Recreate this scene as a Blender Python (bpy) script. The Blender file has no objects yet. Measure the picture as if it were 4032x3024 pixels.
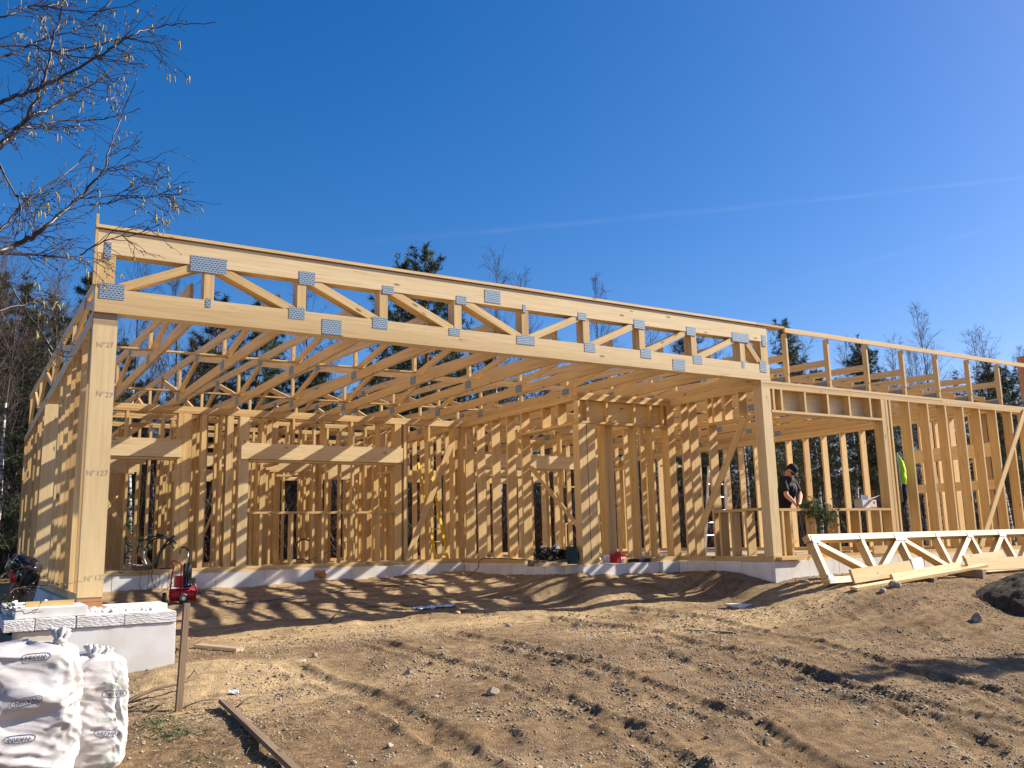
import bpy, bmesh, math, random
import numpy as np
from mathutils import Vector, Matrix
from mathutils.bvhtree import BVHTree
rnd = random.Random(7)
C = bpy.context.scene.collection
# ------------------------------------------------------------------ camera
FPX = 3485.92; YAW, PIT, ROL = 0.55352, 0.17376, -0.02397
CAM = np.array([-1.0822, -10.5903, 0.4706])
def _axes():
    f = np.array([math.sin(YAW)*math.cos(PIT), math.cos(YAW)*math.cos(PIT), math.sin(PIT)])
    r0 = np.array([math.cos(YAW), -math.sin(YAW), 0.]); u0 = np.cross(r0, f)
    return r0*math.cos(ROL)+u0*math.sin(ROL), -r0*math.sin(ROL)+u0*math.cos(ROL), f
CR, CU, CF = _axes()
cd = bpy.data.cameras.new('camera'); cam = bpy.data.objects.new('camera', cd); C.objects.link(cam)
cd.sensor_width = 36; cd.lens = FPX/4032*36; cd.clip_start = 0.05; cd.clip_end = 9000
m = Matrix.Identity(4)
for i in range(3):
    m[i][0], m[i][1], m[i][2], m[i][3] = CR[i], CU[i], -CF[i], CAM[i]
cam.matrix_world = m
bpy.context.scene.camera = cam
def ray(x, y): return CF+CR*(x-2016)/FPX-CU*(y-1512)/FPX
def atY(x, y, Y): d = ray(x, y); return CAM+d*((Y-CAM[1])/d[1])
def atD(x, y, D): return CAM+ray(x, y)*D
# ------------------------------------------------------------------ light
SUN = np.array([1, -0.29, 0.68]); SUN = SUN/np.linalg.norm(SUN)
w = bpy.data.worlds.new('World'); bpy.context.scene.world = w; w.use_nodes = True
nt = w.node_tree; sky = nt.nodes.new('ShaderNodeTexSky'); sky.sky_type = 'NISHITA'; sky.sun_disc = False
sky.sun_elevation = math.asin(SUN[2]); sky.sun_rotation = math.atan2(SUN[0], SUN[1])
sky.air_density = 1.0; sky.dust_density = 0.9; sky.ozone_density = 3.5
hs = nt.nodes.new('ShaderNodeHueSaturation'); hs.inputs['Saturation'].default_value = 1.39; hs.inputs['Value'].default_value = 1.0; nt.links.new(sky.outputs[0], hs.inputs['Color'])
tn = nt.nodes.new('ShaderNodeMix'); tn.data_type = 'RGBA'; tn.blend_type = 'MULTIPLY'; tn.inputs[0].default_value = 1; tn.inputs[7].default_value = (1.10, 0.955, 1.08, 1); nt.links.new(hs.outputs[0], tn.inputs[6])
nt.links.new(tn.outputs[2], nt.nodes['Background'].inputs[0]); nt.nodes['Background'].inputs[1].default_value = 0.070
sl = bpy.data.lights.new('sun', 'SUN'); sl.energy = 5.0; sl.angle = math.radians(0.5); sl.color = (1, 0.93, 0.81)
so = bpy.data.objects.new('sun', sl); C.objects.link(so); so.rotation_euler = Vector(SUN).to_track_quat('Z', 'Y').to_euler()
vs = bpy.context.scene.view_settings; vs.view_transform = 'Standard'; vs.look = 'None'; vs.exposure = 1.02; vs.gamma = 1
# ------------------------------------------------------------------ noise
def _h(ix, iy, s):
    n = (ix.astype(np.int64)*374761393+iy.astype(np.int64)*668265263+s*1442695041) & 0xffffffff
    n = ((n ^ (n >> 13))*1274126177) & 0xffffffff
    return ((n ^ (n >> 16)) & 0xffff)/65535.0
def vn(x, y, s=0):
    x = np.asarray(x, float); y = np.asarray(y, float)
    ix = np.floor(x); iy = np.floor(y); fx = x-ix; fy = y-iy
    fx = fx*fx*(3-2*fx); fy = fy*fy*(3-2*fy)
    a = _h(ix, iy, s); b = _h(ix+1, iy, s); c = _h(ix, iy+1, s); d = _h(ix+1, iy+1, s)
    return (a*(1-fx)+b*fx)*(1-fy)+(c*(1-fx)+d*fx)*fy
def fbm(x, y, o=4, s=0, g=0.5):
    t = 0; a = 1; n = 0
    for k in range(o):
        t = t+a*(vn(x*2**k, y*2**k, s+k)-0.5)*2; n += a; a *= g
    return t/n
# ------------------------------------------------------------------ materials
def mat(name, col, rough=0.7, spec=0.3, metal=0):
    M = bpy.data.materials.new(name); M.use_nodes = True; b = M.node_tree.nodes['Principled BSDF']
    b.inputs['Base Color'].default_value = (*col, 1); b.inputs['Roughness'].default_value = rough
    b.inputs['Specular IOR Level'].default_value = spec; b.inputs['Metallic'].default_value = metal
    return M
class N:
    def __init__(s, M): s.M = M; s.t = M.node_tree; s.b = s.t.nodes['Principled BSDF']
    def n(s, typ, **k):
        q = s.t.nodes.new(typ)
        for a, v in k.items():
            if a[0] == '_': q.inputs[int(a[1:])].default_value = v
            else: setattr(q, a, v)
        return q
    def l(s, a, b): s.t.links.new(a, b)
    def noise(s, vec, sc, det=3, rough=0.5):
        q = s.n('ShaderNodeTexNoise'); q.inputs['Scale'].default_value = sc; q.inputs['Detail'].default_value = det
        q.inputs['Roughness'].default_value = rough
        if vec is not None: s.l(vec, q.inputs['Vector'])
        return q.outputs['Fac']
    def ramp(s, f, stops):
        q = s.n('ShaderNodeValToRGB'); e = q.color_ramp.elements
        while len(e) < len(stops): e.new(0.5)
        for i, (p, c) in enumerate(stops):
            e[i].position = p; e[i].color = (*c, 1) if len(c) == 3 else c
        s.l(f, q.inputs[0]); return q.outputs[0]
    def mix(s, f, a, b, mode='MIX'):
        q = s.n('ShaderNodeMix', data_type='RGBA', blend_type=mode)
        for sock, v in ((q.inputs[0], f), (q.inputs[6], a), (q.inputs[7], b)):
            if isinstance(v, (int, float)): sock.default_value = v
            elif isinstance(v, tuple): sock.default_value = (*v, 1)
            else: s.l(v, sock)
        return q.outputs[2]
    def bump(s, h, st=0.3, d=0.01):
        q = s.n('ShaderNodeBump'); q.inputs['Strength'].default_value = st; q.inputs['Distance'].default_value = d
        s.l(h, q.inputs['Height']); s.l(q.outputs[0], s.b.inputs['Normal'])
    def scale(s, vec, v):
        q = s.n('ShaderNodeMapping'); q.inputs['Scale'].default_value = v; s.l(vec, q.inputs['Vector']); return q.outputs[0]
    def col(s, c): s.l(c, s.b.inputs['Base Color'])
def uvn(q): return q.n('ShaderNodeUVMap').outputs[0]
def objc(q): return q.n('ShaderNodeTexCoord').outputs['Object']
def wood_mat(name, light, dark, knot, rough=0.47, spec=0.4):
    M = mat(name, light, rough, spec); q = N(M); uv = uvn(q)
    g = q.noise(q.scale(uv, (1.2, 26, 1)), 1.0, 4, 0.6)
    g2 = q.noise(q.scale(uv, (5, 120, 1)), 1.0, 2, 0.5)
    tint = q.noise(q.scale(uv, (0.05, 0.9, 1)), 1.0, 1)
    c = q.ramp(g, [(0.32, dark), (0.62, light)])
    c = q.mix(q.ramp(g2, [(0.35, (0, 0, 0)), (0.7, (1, 1, 1))]), q.mix(0.82, dark, c), c)
    c = q.mix(0.9, c, q.ramp(tint, [(0.28, (0.70, 0.60, 0.46)), (0.42, (0.93, 0.88, 0.80)), (0.55, (1.0, 0.99, 0.97)), (0.7, (1.05, 1.05, 1.12))]), 'MULTIPLY')
    v = q.n('ShaderNodeTexVoronoi', distance='EUCLIDEAN'); v.inputs['Scale'].default_value = 1.0; v.inputs['Randomness'].default_value = 1
    q.l(q.scale(uv, (2.0, 6.0, 1)), v.inputs['Vector'])
    k = q.ramp(v.outputs['Distance'], [(0.06, (.9, .9, .9)), (0.13, (0, 0, 0))])
    bl = q.noise(q.scale(uv, (1.6, 9, 1)), 1.0, 3, .7); c = q.mix(q.ramp(bl, [(0.60, (0, 0, 0)), (0.74, (.55, .55, .55))]), c, (0.36, 0.215, 0.10))
    c = q.mix(k, c, knot); q.col(c); q.bump(g2, 0.12, 0.002)
    return M
W_L, W_D, W_K = (0.70, 0.505, 0.24), (0.55, 0.365, 0.15), (0.17, 0.085, 0.035)
M_wood = wood_mat('spruce_lumber', W_L, W_D, W_K)
M_glu = wood_mat('glued_spruce', (0.73, 0.575, 0.325), (0.62, 0.455, 0.23), W_K)
M_weath_shade = wood_mat('weathered_and_shaded_board', (0.42, 0.33, 0.21), (0.28, 0.20, 0.12), (0.12, 0.07, 0.04), 0.75)  # weathered boards; also the shade painted on the bearing blocks
M_old = wood_mat('old_grey_plank', (0.30, 0.22, 0.15), (0.17, 0.12, 0.08), (0.07, 0.05, 0.03), 0.85, 0.2)
M_red = wood_mat('reddish_offcut', (0.48, 0.25, 0.12), (0.36, 0.17, 0.08), W_K, 0.6)
def plate_mat():
    M = mat('galvanised_nail_plate', (0.4, 0.46, 0.52), 0.55, 0.3, 0.2); q = N(M); uv = uvn(q)
    b = q.n('ShaderNodeTexBrick'); b.inputs['Scale'].default_value = 1; b.inputs['Mortar Size'].default_value = 0.0065
    b.inputs['Brick Width'].default_value = 0.042; b.inputs['Row Height'].default_value = 0.026; b.inputs['Mortar Smooth'].default_value = 0.1
    b.inputs['Color1'].default_value = (0.035, 0.055, 0.09, 1); b.inputs['Color2'].default_value = (0.08, 0.12, 0.17, 1); b.inputs['Mortar'].default_value = (0.27, 0.35, 0.44, 1)
    q.l(uv, b.inputs['Vector']); n = q.noise(uv, 40, 2)
    q.col(q.mix(q.ramp(n, [(0.62, (0, 0, 0)), (0.8, (.4, .4, .4))]), b.outputs['Color'], (0.30, 0.37, 0.43)))
    q.bump(b.outputs['Fac'], 0.7, 0.004); return M
M_plate = plate_mat()
def eps_mat(name, base, rough):
    M = mat(name, base, 0.8, 0.2); q = N(M); o = objc(q)
    n = q.noise(o, 3.5, 4); v = q.n('ShaderNodeTexVoronoi'); v.inputs['Scale'].default_value = 110; q.l(o, v.inputs['Vector'])
    d = q.ramp(n, [(0.35, tuple(x*0.86 for x in (base[0], base[1]*.97, base[2]*.92))), (0.6, base)])
    n2 = q.noise(o, 9, 5, 0.7); q.col(q.mix(q.ramp(n2, [(0.66, (0, 0, 0)), (0.74, (0.5, 0.5, 0.5))]), d, (0.45, 0.36, 0.25)))
    if rough: q.bump(q.noise(o, 60, 4, 0.75), 0.8, 0.010)
    else: q.bump(v.outputs['Distance'], 0.15, 0.003)
    return M
M_eps = eps_mat('expanded_foam_board', (0.77, 0.75, 0.71), False)
M_epsr = eps_mat('broken_foam_edge', (0.72, 0.71, 0.70), True)
M_epsy = eps_mat('yellowed_foam_board', (0.72, 0.66, 0.52), False)
M_foam = mat('polyurethane_foam', (0.62, 0.27, 0.09), 0.9)
M_slab = mat('screed', (0.40, 0.33, 0.24), 0.9)
M_black = mat('black_rubber', (0.018, 0.017, 0.017), 0.45, 0.5)
M_blackpl = mat('black_plastic', (0.022, 0.024, 0.026), 0.25, 0.5)
M_redp = mat('red_paint', (0.50, 0.018, 0.02), 0.3, 0.5)
M_steel = mat('steel', (0.55, 0.56, 0.57), 0.35, 0.5, 0.9)
M_white = mat('white_card', (0.80, 0.78, 0.74), 0.7)
M_alu = mat('aluminium', (0.70, 0.71, 0.72), 0.4, 0.5, 0.8)
M_yel = mat('yellow_fibreglass', (0.75, 0.50, 0.03), 0.5)
M_ink = mat('dark_blue_ink', (0.03, 0.05, 0.11), 0.6)
M_pencil = mat('pencil', (0.50, 0.40, 0.27), 0.7)
M_green = mat('pale_green_print', (0.42, 0.56, 0.42), 0.7)
M_greenbox = mat('dark_teal_plastic', (0.012, 0.055, 0.055), 0.4)
M_bluebox = mat('navy_plastic', (0.02, 0.035, 0.10), 0.4)
M_blue = mat('blue_hose', (0.035, 0.04, 0.20), 0.4)
# ------------------------------------------------------------------ mesh helpers
V3 = lambda *a: np.array(a, float)
class MB:
    def __init__(s): s.v = []; s.f = []; s.uv = []; s.mi = []
    def face(s, idx, uvs=None, mi=0):
        s.f.append(idx); s.uv.append(uvs or [(0, 0)]*len(idx)); s.mi.append(mi)
    def board(s, A, B, wd, th, side, mi=0, jit=0.0012):
        A = np.array(A, float); B = np.array(B, float); d = B-A; L = np.linalg.norm(d); d /= L
        side = np.array(side, float); side -= d*(side@d); side /= np.linalg.norm(side); n = np.cross(d, side)
        j = lambda: rnd.uniform(-jit, jit)
        wd += j()*2; th += j()*2; c = side*j()+n*j()
        h, k = side*wd/2, n*th/2; o = len(s.v)
        for P in (A, B):
            for a, b in ((-1, -1), (1, -1), (1, 1), (-1, 1)): s.v.append(P+c+h*a+k*b)
        ou, ov = rnd.uniform(0, 90), rnd.uniform(0, 90); per = [0, wd, wd+th, 2*wd+th, 2*wd+2*th]
        for i in range(4):
            a, b = i, (i+1) % 4
            s.face((o+a, o+b, o+4+b, o+4+a), [(ou, ov+per[i]), (ou, ov+per[i+1]), (ou+L, ov+per[i+1]), (ou+L, ov+per[i])], mi)
        e = [(ou, ov), (ou+.01, ov+wd), (ou+.02, ov+wd), (ou+.02, ov)]
        s.face((o+3, o+2, o+1, o), e, mi); s.face((o+4, o+5, o+6, o+7), e, mi)
    def box(s, x0, x1, y0, y1, z0, z1, axis=None, mi=0, jit=0.0012):
        d = [x1-x0, y1-y0, z1-z0]; a = axis if axis is not None else int(np.argmax(d))
        c = [(x0+x1)/2, (y0+y1)/2, (z0+z1)/2]; A = list(c); B = list(c); lo = (x0, y0, z0)[a]; hi = (x1, y1, z1)[a]; A[a] = lo; B[a] = hi
        sd = [0, 0, 0]; b = (a+1) % 3; sd[b] = 1
        s.board(A, B, d[b], d[(a+2) % 3], sd, mi, jit)
    def tube(s, pts, r, n=6, mi=0, cap=True):
        pts = [np.array(p, float) for p in pts]; m_ = len(pts)
        rr = [r]*m_ if isinstance(r, (int, float)) else list(r); o = len(s.v); prev = None
        for i in range(m_):
            t = pts[min(i+1, m_-1)]-pts[max(i-1, 0)]; t /= (np.linalg.norm(t)+1e-9)
            if prev is None:
                u = np.cross(t, (0, 0, 1)) if abs(t[2]) < .9 else np.cross(t, (1, 0, 0))
            else: u = prev-t*(prev@t)
            u /= (np.linalg.norm(u)+1e-9); prev = u; q = np.cross(t, u)
            for k in range(n):
                a = 2*math.pi*k/n; s.v.append(pts[i]+(u*math.cos(a)+q*math.sin(a))*rr[i])
        for i in range(m_-1):
            for k in range(n):
                k2 = (k+1) % n; s.face((o+i*n+k, o+i*n+k2, o+(i+1)*n+k2, o+(i+1)*n+k), None, mi)
        if cap: s.face(tuple(o+k for k in reversed(range(n))), None, mi); s.face(tuple(o+(m_-1)*n+k for k in range(n)), None, mi)
    def prism(s, poly, axis, a, b, mi=0):
        def P(p, t): q = list(p); q.insert(axis, t); return V3(*q)
        o = len(s.v); n = len(poly)
        for t in (a, b):
            for p in poly: s.v.append(P(p, t))
        s.face(tuple(o+k for k in range(n)), None, mi); s.face(tuple(o+n+k for k in reversed(range(n))), None, mi)
        for k in range(n): k2 = (k+1) % n; s.face((o+k2, o+k, o+n+k, o+n+k2), None, mi)
WL = {}
def finish(me, mats, smooth):
    for M in (mats if isinstance(mats, (list, tuple)) else [mats]): me.materials.append(M)
    if smooth: me.polygons.foreach_set('use_smooth', [True]*len(me.polygons))
def part(mb, name, mats, parent=None, smooth=False, label=None):
    off = WL.get(parent.name, V3(0, 0, 0)) if parent else V3(0, 0, 0)
    me = bpy.data.meshes.new(name); me.from_pydata([tuple(v-off) for v in mb.v], [], mb.f)
    uvl = me.uv_layers.new(name='UVMap'); uvl.data.foreach_set('uv', [c for f in mb.uv for p in f for c in p])
    me.polygons.foreach_set('material_index', mb.mi); finish(me, mats, smooth); me.update()
    if not name.startswith('~'):
        bm = bmesh.new(); bm.from_mesh(me); bmesh.ops.recalc_face_normals(bm, faces=bm.faces); bm.to_mesh(me); bm.free()
    return link(me, name, parent, label)
def link(me, name, parent=None, label=None):
    o = bpy.data.objects.new(name, me); C.objects.link(o)
    if parent: o.parent = parent; WL[o.name] = WL.get(parent.name, V3(0, 0, 0))
    if label: o['label'] = label
    return o
def npmesh(name, v, f, mats, parent=None, smooth=False, k=3, label=None):
    v = np.asarray(v, np.float32); f = np.asarray(f, np.int32)
    if parent is not None: v = v-WL.get(parent.name, V3(0, 0, 0)).astype(np.float32)
    me = bpy.data.meshes.new(name); me.vertices.add(len(v)); me.vertices.foreach_set('co', v.ravel())
    me.loops.add(f.size); me.loops.foreach_set('vertex_index', f.ravel()); me.polygons.add(len(f))
    me.polygons.foreach_set('loop_start', np.arange(0, f.size, k, dtype=np.int32)); me.polygons.foreach_set('loop_total', np.full(len(f), k, np.int32))
    finish(me, mats, smooth); me.update(); me.validate(); return link(me, name, parent, label)
def thing(name, label, cat, loc=(0, 0, 0), group=None, kind=None):
    o = bpy.data.objects.new(name, None); C.objects.link(o); o.location = loc; o.empty_display_size = 0.1
    WL[o.name] = V3(*loc); return tag(o, label, cat, group, kind)
def tag(o, label, cat=None, group=None, kind=None):
    o['label'] = label
    if cat: o['category'] = cat
    if group: o['group'] = group
    if kind: o['kind'] = kind
    return o
def struct(o): o['kind'] = 'structure'; return o
def copy_tree(o, loc, parent=None):
    c = o.copy(); C.objects.link(c); c.parent = parent
    if loc is not None: c.location = loc
    for ch in list(o.children): copy_tree(ch, None, c)
    return c
def text_mesh(s, size, ext=0.0008, off=0.):
    cu = bpy.data.curves.new('t', 'FONT'); cu.body = s; cu.size = size; cu.offset = off; cu.extrude = ext; cu.align_x = 'CENTER'; cu.align_y = 'CENTER'; cu.resolution_u = 3
    o = bpy.data.objects.new('t', cu); C.objects.link(o); bpy.context.view_layer.update()
    me = bpy.data.meshes.new_from_object(o.evaluated_get(bpy.context.evaluated_depsgraph_get())); bpy.data.objects.remove(o); return me
def lettering(s, size, mtx, M, parent, name='lettering', ext=0.0):
    me = text_mesh(s, size, ext, -.0022 if size > .09 else 0.); off = WL.get(parent.name, V3(0, 0, 0)); me.transform(Matrix.Translation(-Vector(off)) @ mtx); me.polygons.foreach_set('use_smooth', [False]*len(me.polygons))
    me.materials.clear(); me.materials.append(M); return link(me, name, parent)
def frame(origin, xdir, ydir):
    x = Vector(xdir).normalized(); z = x.cross(Vector(ydir)).normalized(); y = z.cross(x)
    m_ = Matrix((x, y, z)).transposed().to_4x4(); m_.translation = Vector(origin); return m_
def remesh(prims, name, M, parent, vox=0.006, smooth_it=2):
    """prims: capsules (A,B,ra,rb) and ellipsoids (c,(rx,ry,rz),rot) fused into one skin"""
    bm = bmesh.new()
    for p in prims:
        if p[0] == 'c':
            _, A, B, ra, rb = p; A = Vector(A); B = Vector(B); d = B-A
            q = d.to_track_quat('Z', 'Y').to_matrix().to_4x4() if d.length > 1e-6 else Matrix.Identity(4)
            if d.length > 1e-6: bmesh.ops.create_cone(bm, cap_ends=True, segments=18, radius1=ra, radius2=rb, depth=d.length, matrix=Matrix.Translation((A+B)/2) @ q)
            bmesh.ops.create_uvsphere(bm, u_segments=16, v_segments=10, radius=ra, matrix=Matrix.Translation(A))
            bmesh.ops.create_uvsphere(bm, u_segments=16, v_segments=10, radius=rb, matrix=Matrix.Translation(B))
        else:
            _, c, r, R = p; m_ = Matrix.Translation(Vector(c)) @ (R.to_4x4() if R else Matrix.Identity(4)) @ Matrix.Diagonal((*r, 1))
            bmesh.ops.create_uvsphere(bm, u_segments=24, v_segments=16, radius=1, matrix=m_)
    me = bpy.data.meshes.new('tmp'); bm.to_mesh(me); bm.free(); o = bpy.data.objects.new('tmp', me); C.objects.link(o)
    r = o.modifiers.new('r', 'REMESH'); r.mode = 'VOXEL'; r.voxel_size = vox; r.use_smooth_shade = True
    sm = o.modifiers.new('s', 'SMOOTH'); sm.iterations = smooth_it; sm.factor = 0.5
    bpy.context.view_layer.update(); e = bpy.data.meshes.new_from_object(o.evaluated_get(bpy.context.evaluated_depsgraph_get()))
    bpy.data.objects.remove(o); off = WL.get(parent.name, V3(0, 0, 0)) if parent else V3(0, 0, 0)
    e.transform(Matrix.Translation(-Vector(off))); e.materials.clear(); e.materials.append(M)
    e.polygons.foreach_set('use_smooth', [True]*len(e.polygons)); return link(e, name, parent)
# ------------------------------------------------------------------ ground
PL = ([-60, -12, -6, -4, -2, 0, 2, 4, 6.7, 9, 60], [-1.3, -1.17, -1.02, -.95, -.84, -.70, -.60, -.46, -.26, -.26, -.3])
PR = ([-60, -12, -6, -4, -2.8, -1.7, -1.1, -.5, 0, 1, 60], [-1.3, -1.17, -1.0, -.86, -.64, -.43, -.36, -.31, -.26, -.25, -.3])
def sstep(a, b, x): t = np.clip((x-a)/(b-a), 0, 1); return t*t*(3-2*t)
RUTS = []
def base_h(x, y):
    L = np.interp(y, *PL); R = np.interp(y, *PR); k = sstep(9.2, 11.2, x)
    h = L*(1-k)+R*k
    h = h+.27*np.exp(-((x-10.15)/.42)**2-((y-1.0)/1.0)**2)+.13*np.exp(-((x-9.0)/1.2)**2-((y-1.9)/.5)**2)+.08*np.exp(-((x-8.1)/.4)**2-((y-3.2)/1.2)**2)
    b2 = np.exp(-np.abs(y-2.3)/1.0)*sstep(7.1, 8.1, x)*(1-sstep(10.5, 11.2, x)); h = np.maximum(h, h*(1-b2)+(-.21)*b2)
    b3 = np.exp(-np.abs(x-8.15)/.9)*sstep(1.6, 2.6, y)*(1-sstep(6, 8, y)); h = np.maximum(h, h*(1-b3)+(-.20)*b3)
    h = h+0.16*np.exp(-((x-1.0)/.8)**2-((y+1.3)/.45)**2)          # sand heaped at the foam block
    return h
def image_ground(px, py):
    d = ray(px, py); t = 3.0
    for _ in range(60):
        p = CAM+d*t; h = float(base_h(np.array(p[0]), np.array(p[1]))); t = t+(p[2]-h)/max(0.05, -d[2])*0.6
    return CAM+d*t
def Gd(px, py): return image_ground(px, py)
RUT_PX = [[(2560, 2540), (2800, 2640), (3000, 2700), (3150, 2630 + 80)], [(3120, 2620), (3300, 2670), (3480, 2720), (3620, 2760)],
          [(3130, 2670), (3300, 2730), (3420, 2760)], [(2720, 2760), (2860, 2840), (3000, 2900)], [(2840, 2760), (2960, 2810), (3100, 2860)],
          [(2520, 2880), (2640, 2940), (2780, 3000)],
          [(2000, 2560), (2300, 2650), (2500, 2740)], [(3650, 2360), (3750, 2380), (3900, 2400)],
          [(1860, 2790), (2020, 2870), (2150, 2960)], [(3500, 2480), (3620, 2500), (3750, 2520)]]
RUTS = [[Gd(*q)[:2] for q in L] for L in RUT_PX]
def rut_mask(x, y):
    m_ = np.zeros_like(x)
    for L in RUTS:
        for a, b in zip(L[:-1], L[1:]):
            d = b-a; t = np.clip(((x-a[0])*d[0]+(y-a[1])*d[1])/(d@d), 0, 1)
            dist = np.hypot(x-a[0]-t*d[0], y-a[1]-t*d[1]); m_ = np.maximum(m_, np.exp(-(dist/0.085)**2))
    return m_
TRK_PX = [[(2150, 2430), (2550, 2480), (2950, 2590), (3350, 2700), (3750, 2800), (4200, 2900)], [(2450, 2400), (2800, 2440), (3200, 2530), (3600, 2640), (4150, 2760)],
          [(1500, 2540), (1900, 2650), (2250, 2780), (2550, 2900), (2750, 3060)], [(1800, 2500), (2200, 2590), (2600, 2720), (2950, 2850), (3250, 3040)], [(3550, 2780), (3800, 2900), (4000, 3040)], [(3850, 2700), (4000, 2780), (4200, 2880)], [(1150, 2620), (1450, 2740), (1750, 2900), (1950, 3060)]]
TRK = [[Gd(*q)[:2] for q in L] for L in TRK_PX]
def tracks(x, y):
    out = np.zeros_like(x)
    for L in TRK:
        D = np.full_like(x, 9.); S = np.zeros_like(x); acc = 0.; W_ = np.zeros_like(x)
        for a, b in zip(L[:-1], L[1:]):
            d = b-a; ln = math.hypot(*d); t = np.clip(((x-a[0])*d[0]+(y-a[1])*d[1])/(d@d), 0, 1); px_ = x-a[0]-t*d[0]; py_ = y-a[1]-t*d[1]; di = np.hypot(px_, py_); k = di < D
            D = np.where(k, di, D); S = np.where(k, acc+t*ln, S); W_ = np.where(k, (px_*d[1]-py_*d[0])/ln, W_); acc += ln
        g = np.exp(-(D/.13)**4)*-.030+np.exp(-((D-.19)/.045)**2)*.034*(.6+.8*fbm(S*5, W_*3, 2, 44)); tread = np.exp(-(D/.11)**4)*.008*np.sign(np.sin(S*70+np.abs(W_)*30))
        out += (g+tread)*sstep(-.5, .15, fbm(S*.9+len(L), W_*0, 2, 19)+.45)
    return out
def track_field(x, y):   # long shallow wheel tracks sweeping from the back left to the front right
    u = x*0.55+y*0.84+0.06*(x-4)**2*0.3
    return np.sin(u*5.2+fbm(x*.4, y*.4, 2, 50)*1.2)
def full_h(x, y):
    h = base_h(x, y); near = np.exp(-np.maximum(0, np.abs(y+3)-11)/6)
    h = h+near*(0.04*fbm(x*.6, y*.6, 2, 3)+0.012*fbm(x*3, y*3, 3, 9)+0.0125*fbm(x*13, y*13, 3, 14))+near*sstep(.2, -1.5, y)*0.018*fbm((x*.84-y*.55)*7, (x*.55+y*.84)*1.1, 3, 91)
    cl = rut_mask(x, y)*sstep(-.35, .25, fbm(x*4, y*4, 3, 77)); h = h+cl*(0.028+0.034*np.maximum(0, fbm(x*13, y*13, 3, 21)))
    h = h+tracks(x, y)
    h = h+0.009*track_field(x, y)*sstep(-.5, -2.5, y)*near
    s = sstep(-.4, 1.5, y)*(1-sstep(5.5, 7, y)); h = h+s*0.055*fbm(x*1.6+5, y*1.6, 3, 33)
    w_ = np.exp(-np.abs(y-6.5)/.35)*(x < 8.4)+np.exp(-np.abs(y-2.2)/.35)*(x > 8.2)*(x < 10.6)+np.exp(-np.abs(y+.1)/.3)*(x > 10.5)+np.exp(-np.abs(x-8.2)/.3)*(y > 2.2)*(y < 6.7)
    h = h+np.clip(w_, 0, 1)*0.07*np.abs(fbm(x*3.1, y*3.1, 3, 61))
    return h
def GZ(x, y): return float(full_h(np.array([float(x)]), np.array([float(y)]))[0])
def sand_mask(x, y):
    m_ = np.exp(-((x-1.2)/1.1)**2-((y+1.9)/1.3)**2)*1.1
    m_ = np.maximum(m_, sstep(-.8, .6, y)*(.55+.3*fbm(x, y, 2, 5)))
    m_ = np.maximum(m_, .75*np.exp(-((x-9.5)/4.5)**2-((y+.9)/.9)**2)); m_ = np.maximum(m_, .5*np.exp(-((x-2.7)/1.5)**2-((y+2.2)/1)**2))
    return np.clip(m_+.25*fbm(x*1.5, y*1.5, 3, 8), 0, 1)
def build_ground():
    xs = np.unique(np.concatenate([-np.geomspace(2.5, 400, 40), np.arange(-2.5, 1.5, .028), np.arange(1.5, 9, .034), np.arange(9, 17.5, .05), 17.5+np.geomspace(.1, 420, 45)]))
    ys = np.unique(np.concatenate([-np.geomspace(10, 300, 25), np.arange(-10, -6.2, .07), np.arange(-6.2, -1, .024), np.arange(-1, 6.9, .035), 6.9+np.geomspace(.1, 420, 45)]))
    X, Y = np.meshgrid(xs, ys, indexing='ij'); Z = full_h(X, Y); n, k = X.shape
    v = np.stack([X, Y, Z], -1).reshape(-1, 3); i = (np.arange(n-1)[:, None]*k+np.arange(k-1)[None]).ravel()
    o = npmesh('ground', v, np.stack([i, i+k, i+k+1, i+1], 1), [ground_mat()], smooth=True, k=4); struct(o)
    me = o.data
    for nm, arr in (('sand', sand_mask(X, Y)), ('clod', rut_mask(X, Y)*sstep(-.45, .2, fbm(X*4, Y*4, 3, 77)))):
        a = me.attributes.new(nm, 'FLOAT', 'POINT'); a.data.foreach_set('value', arr.ravel().astype(np.float32))
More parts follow.
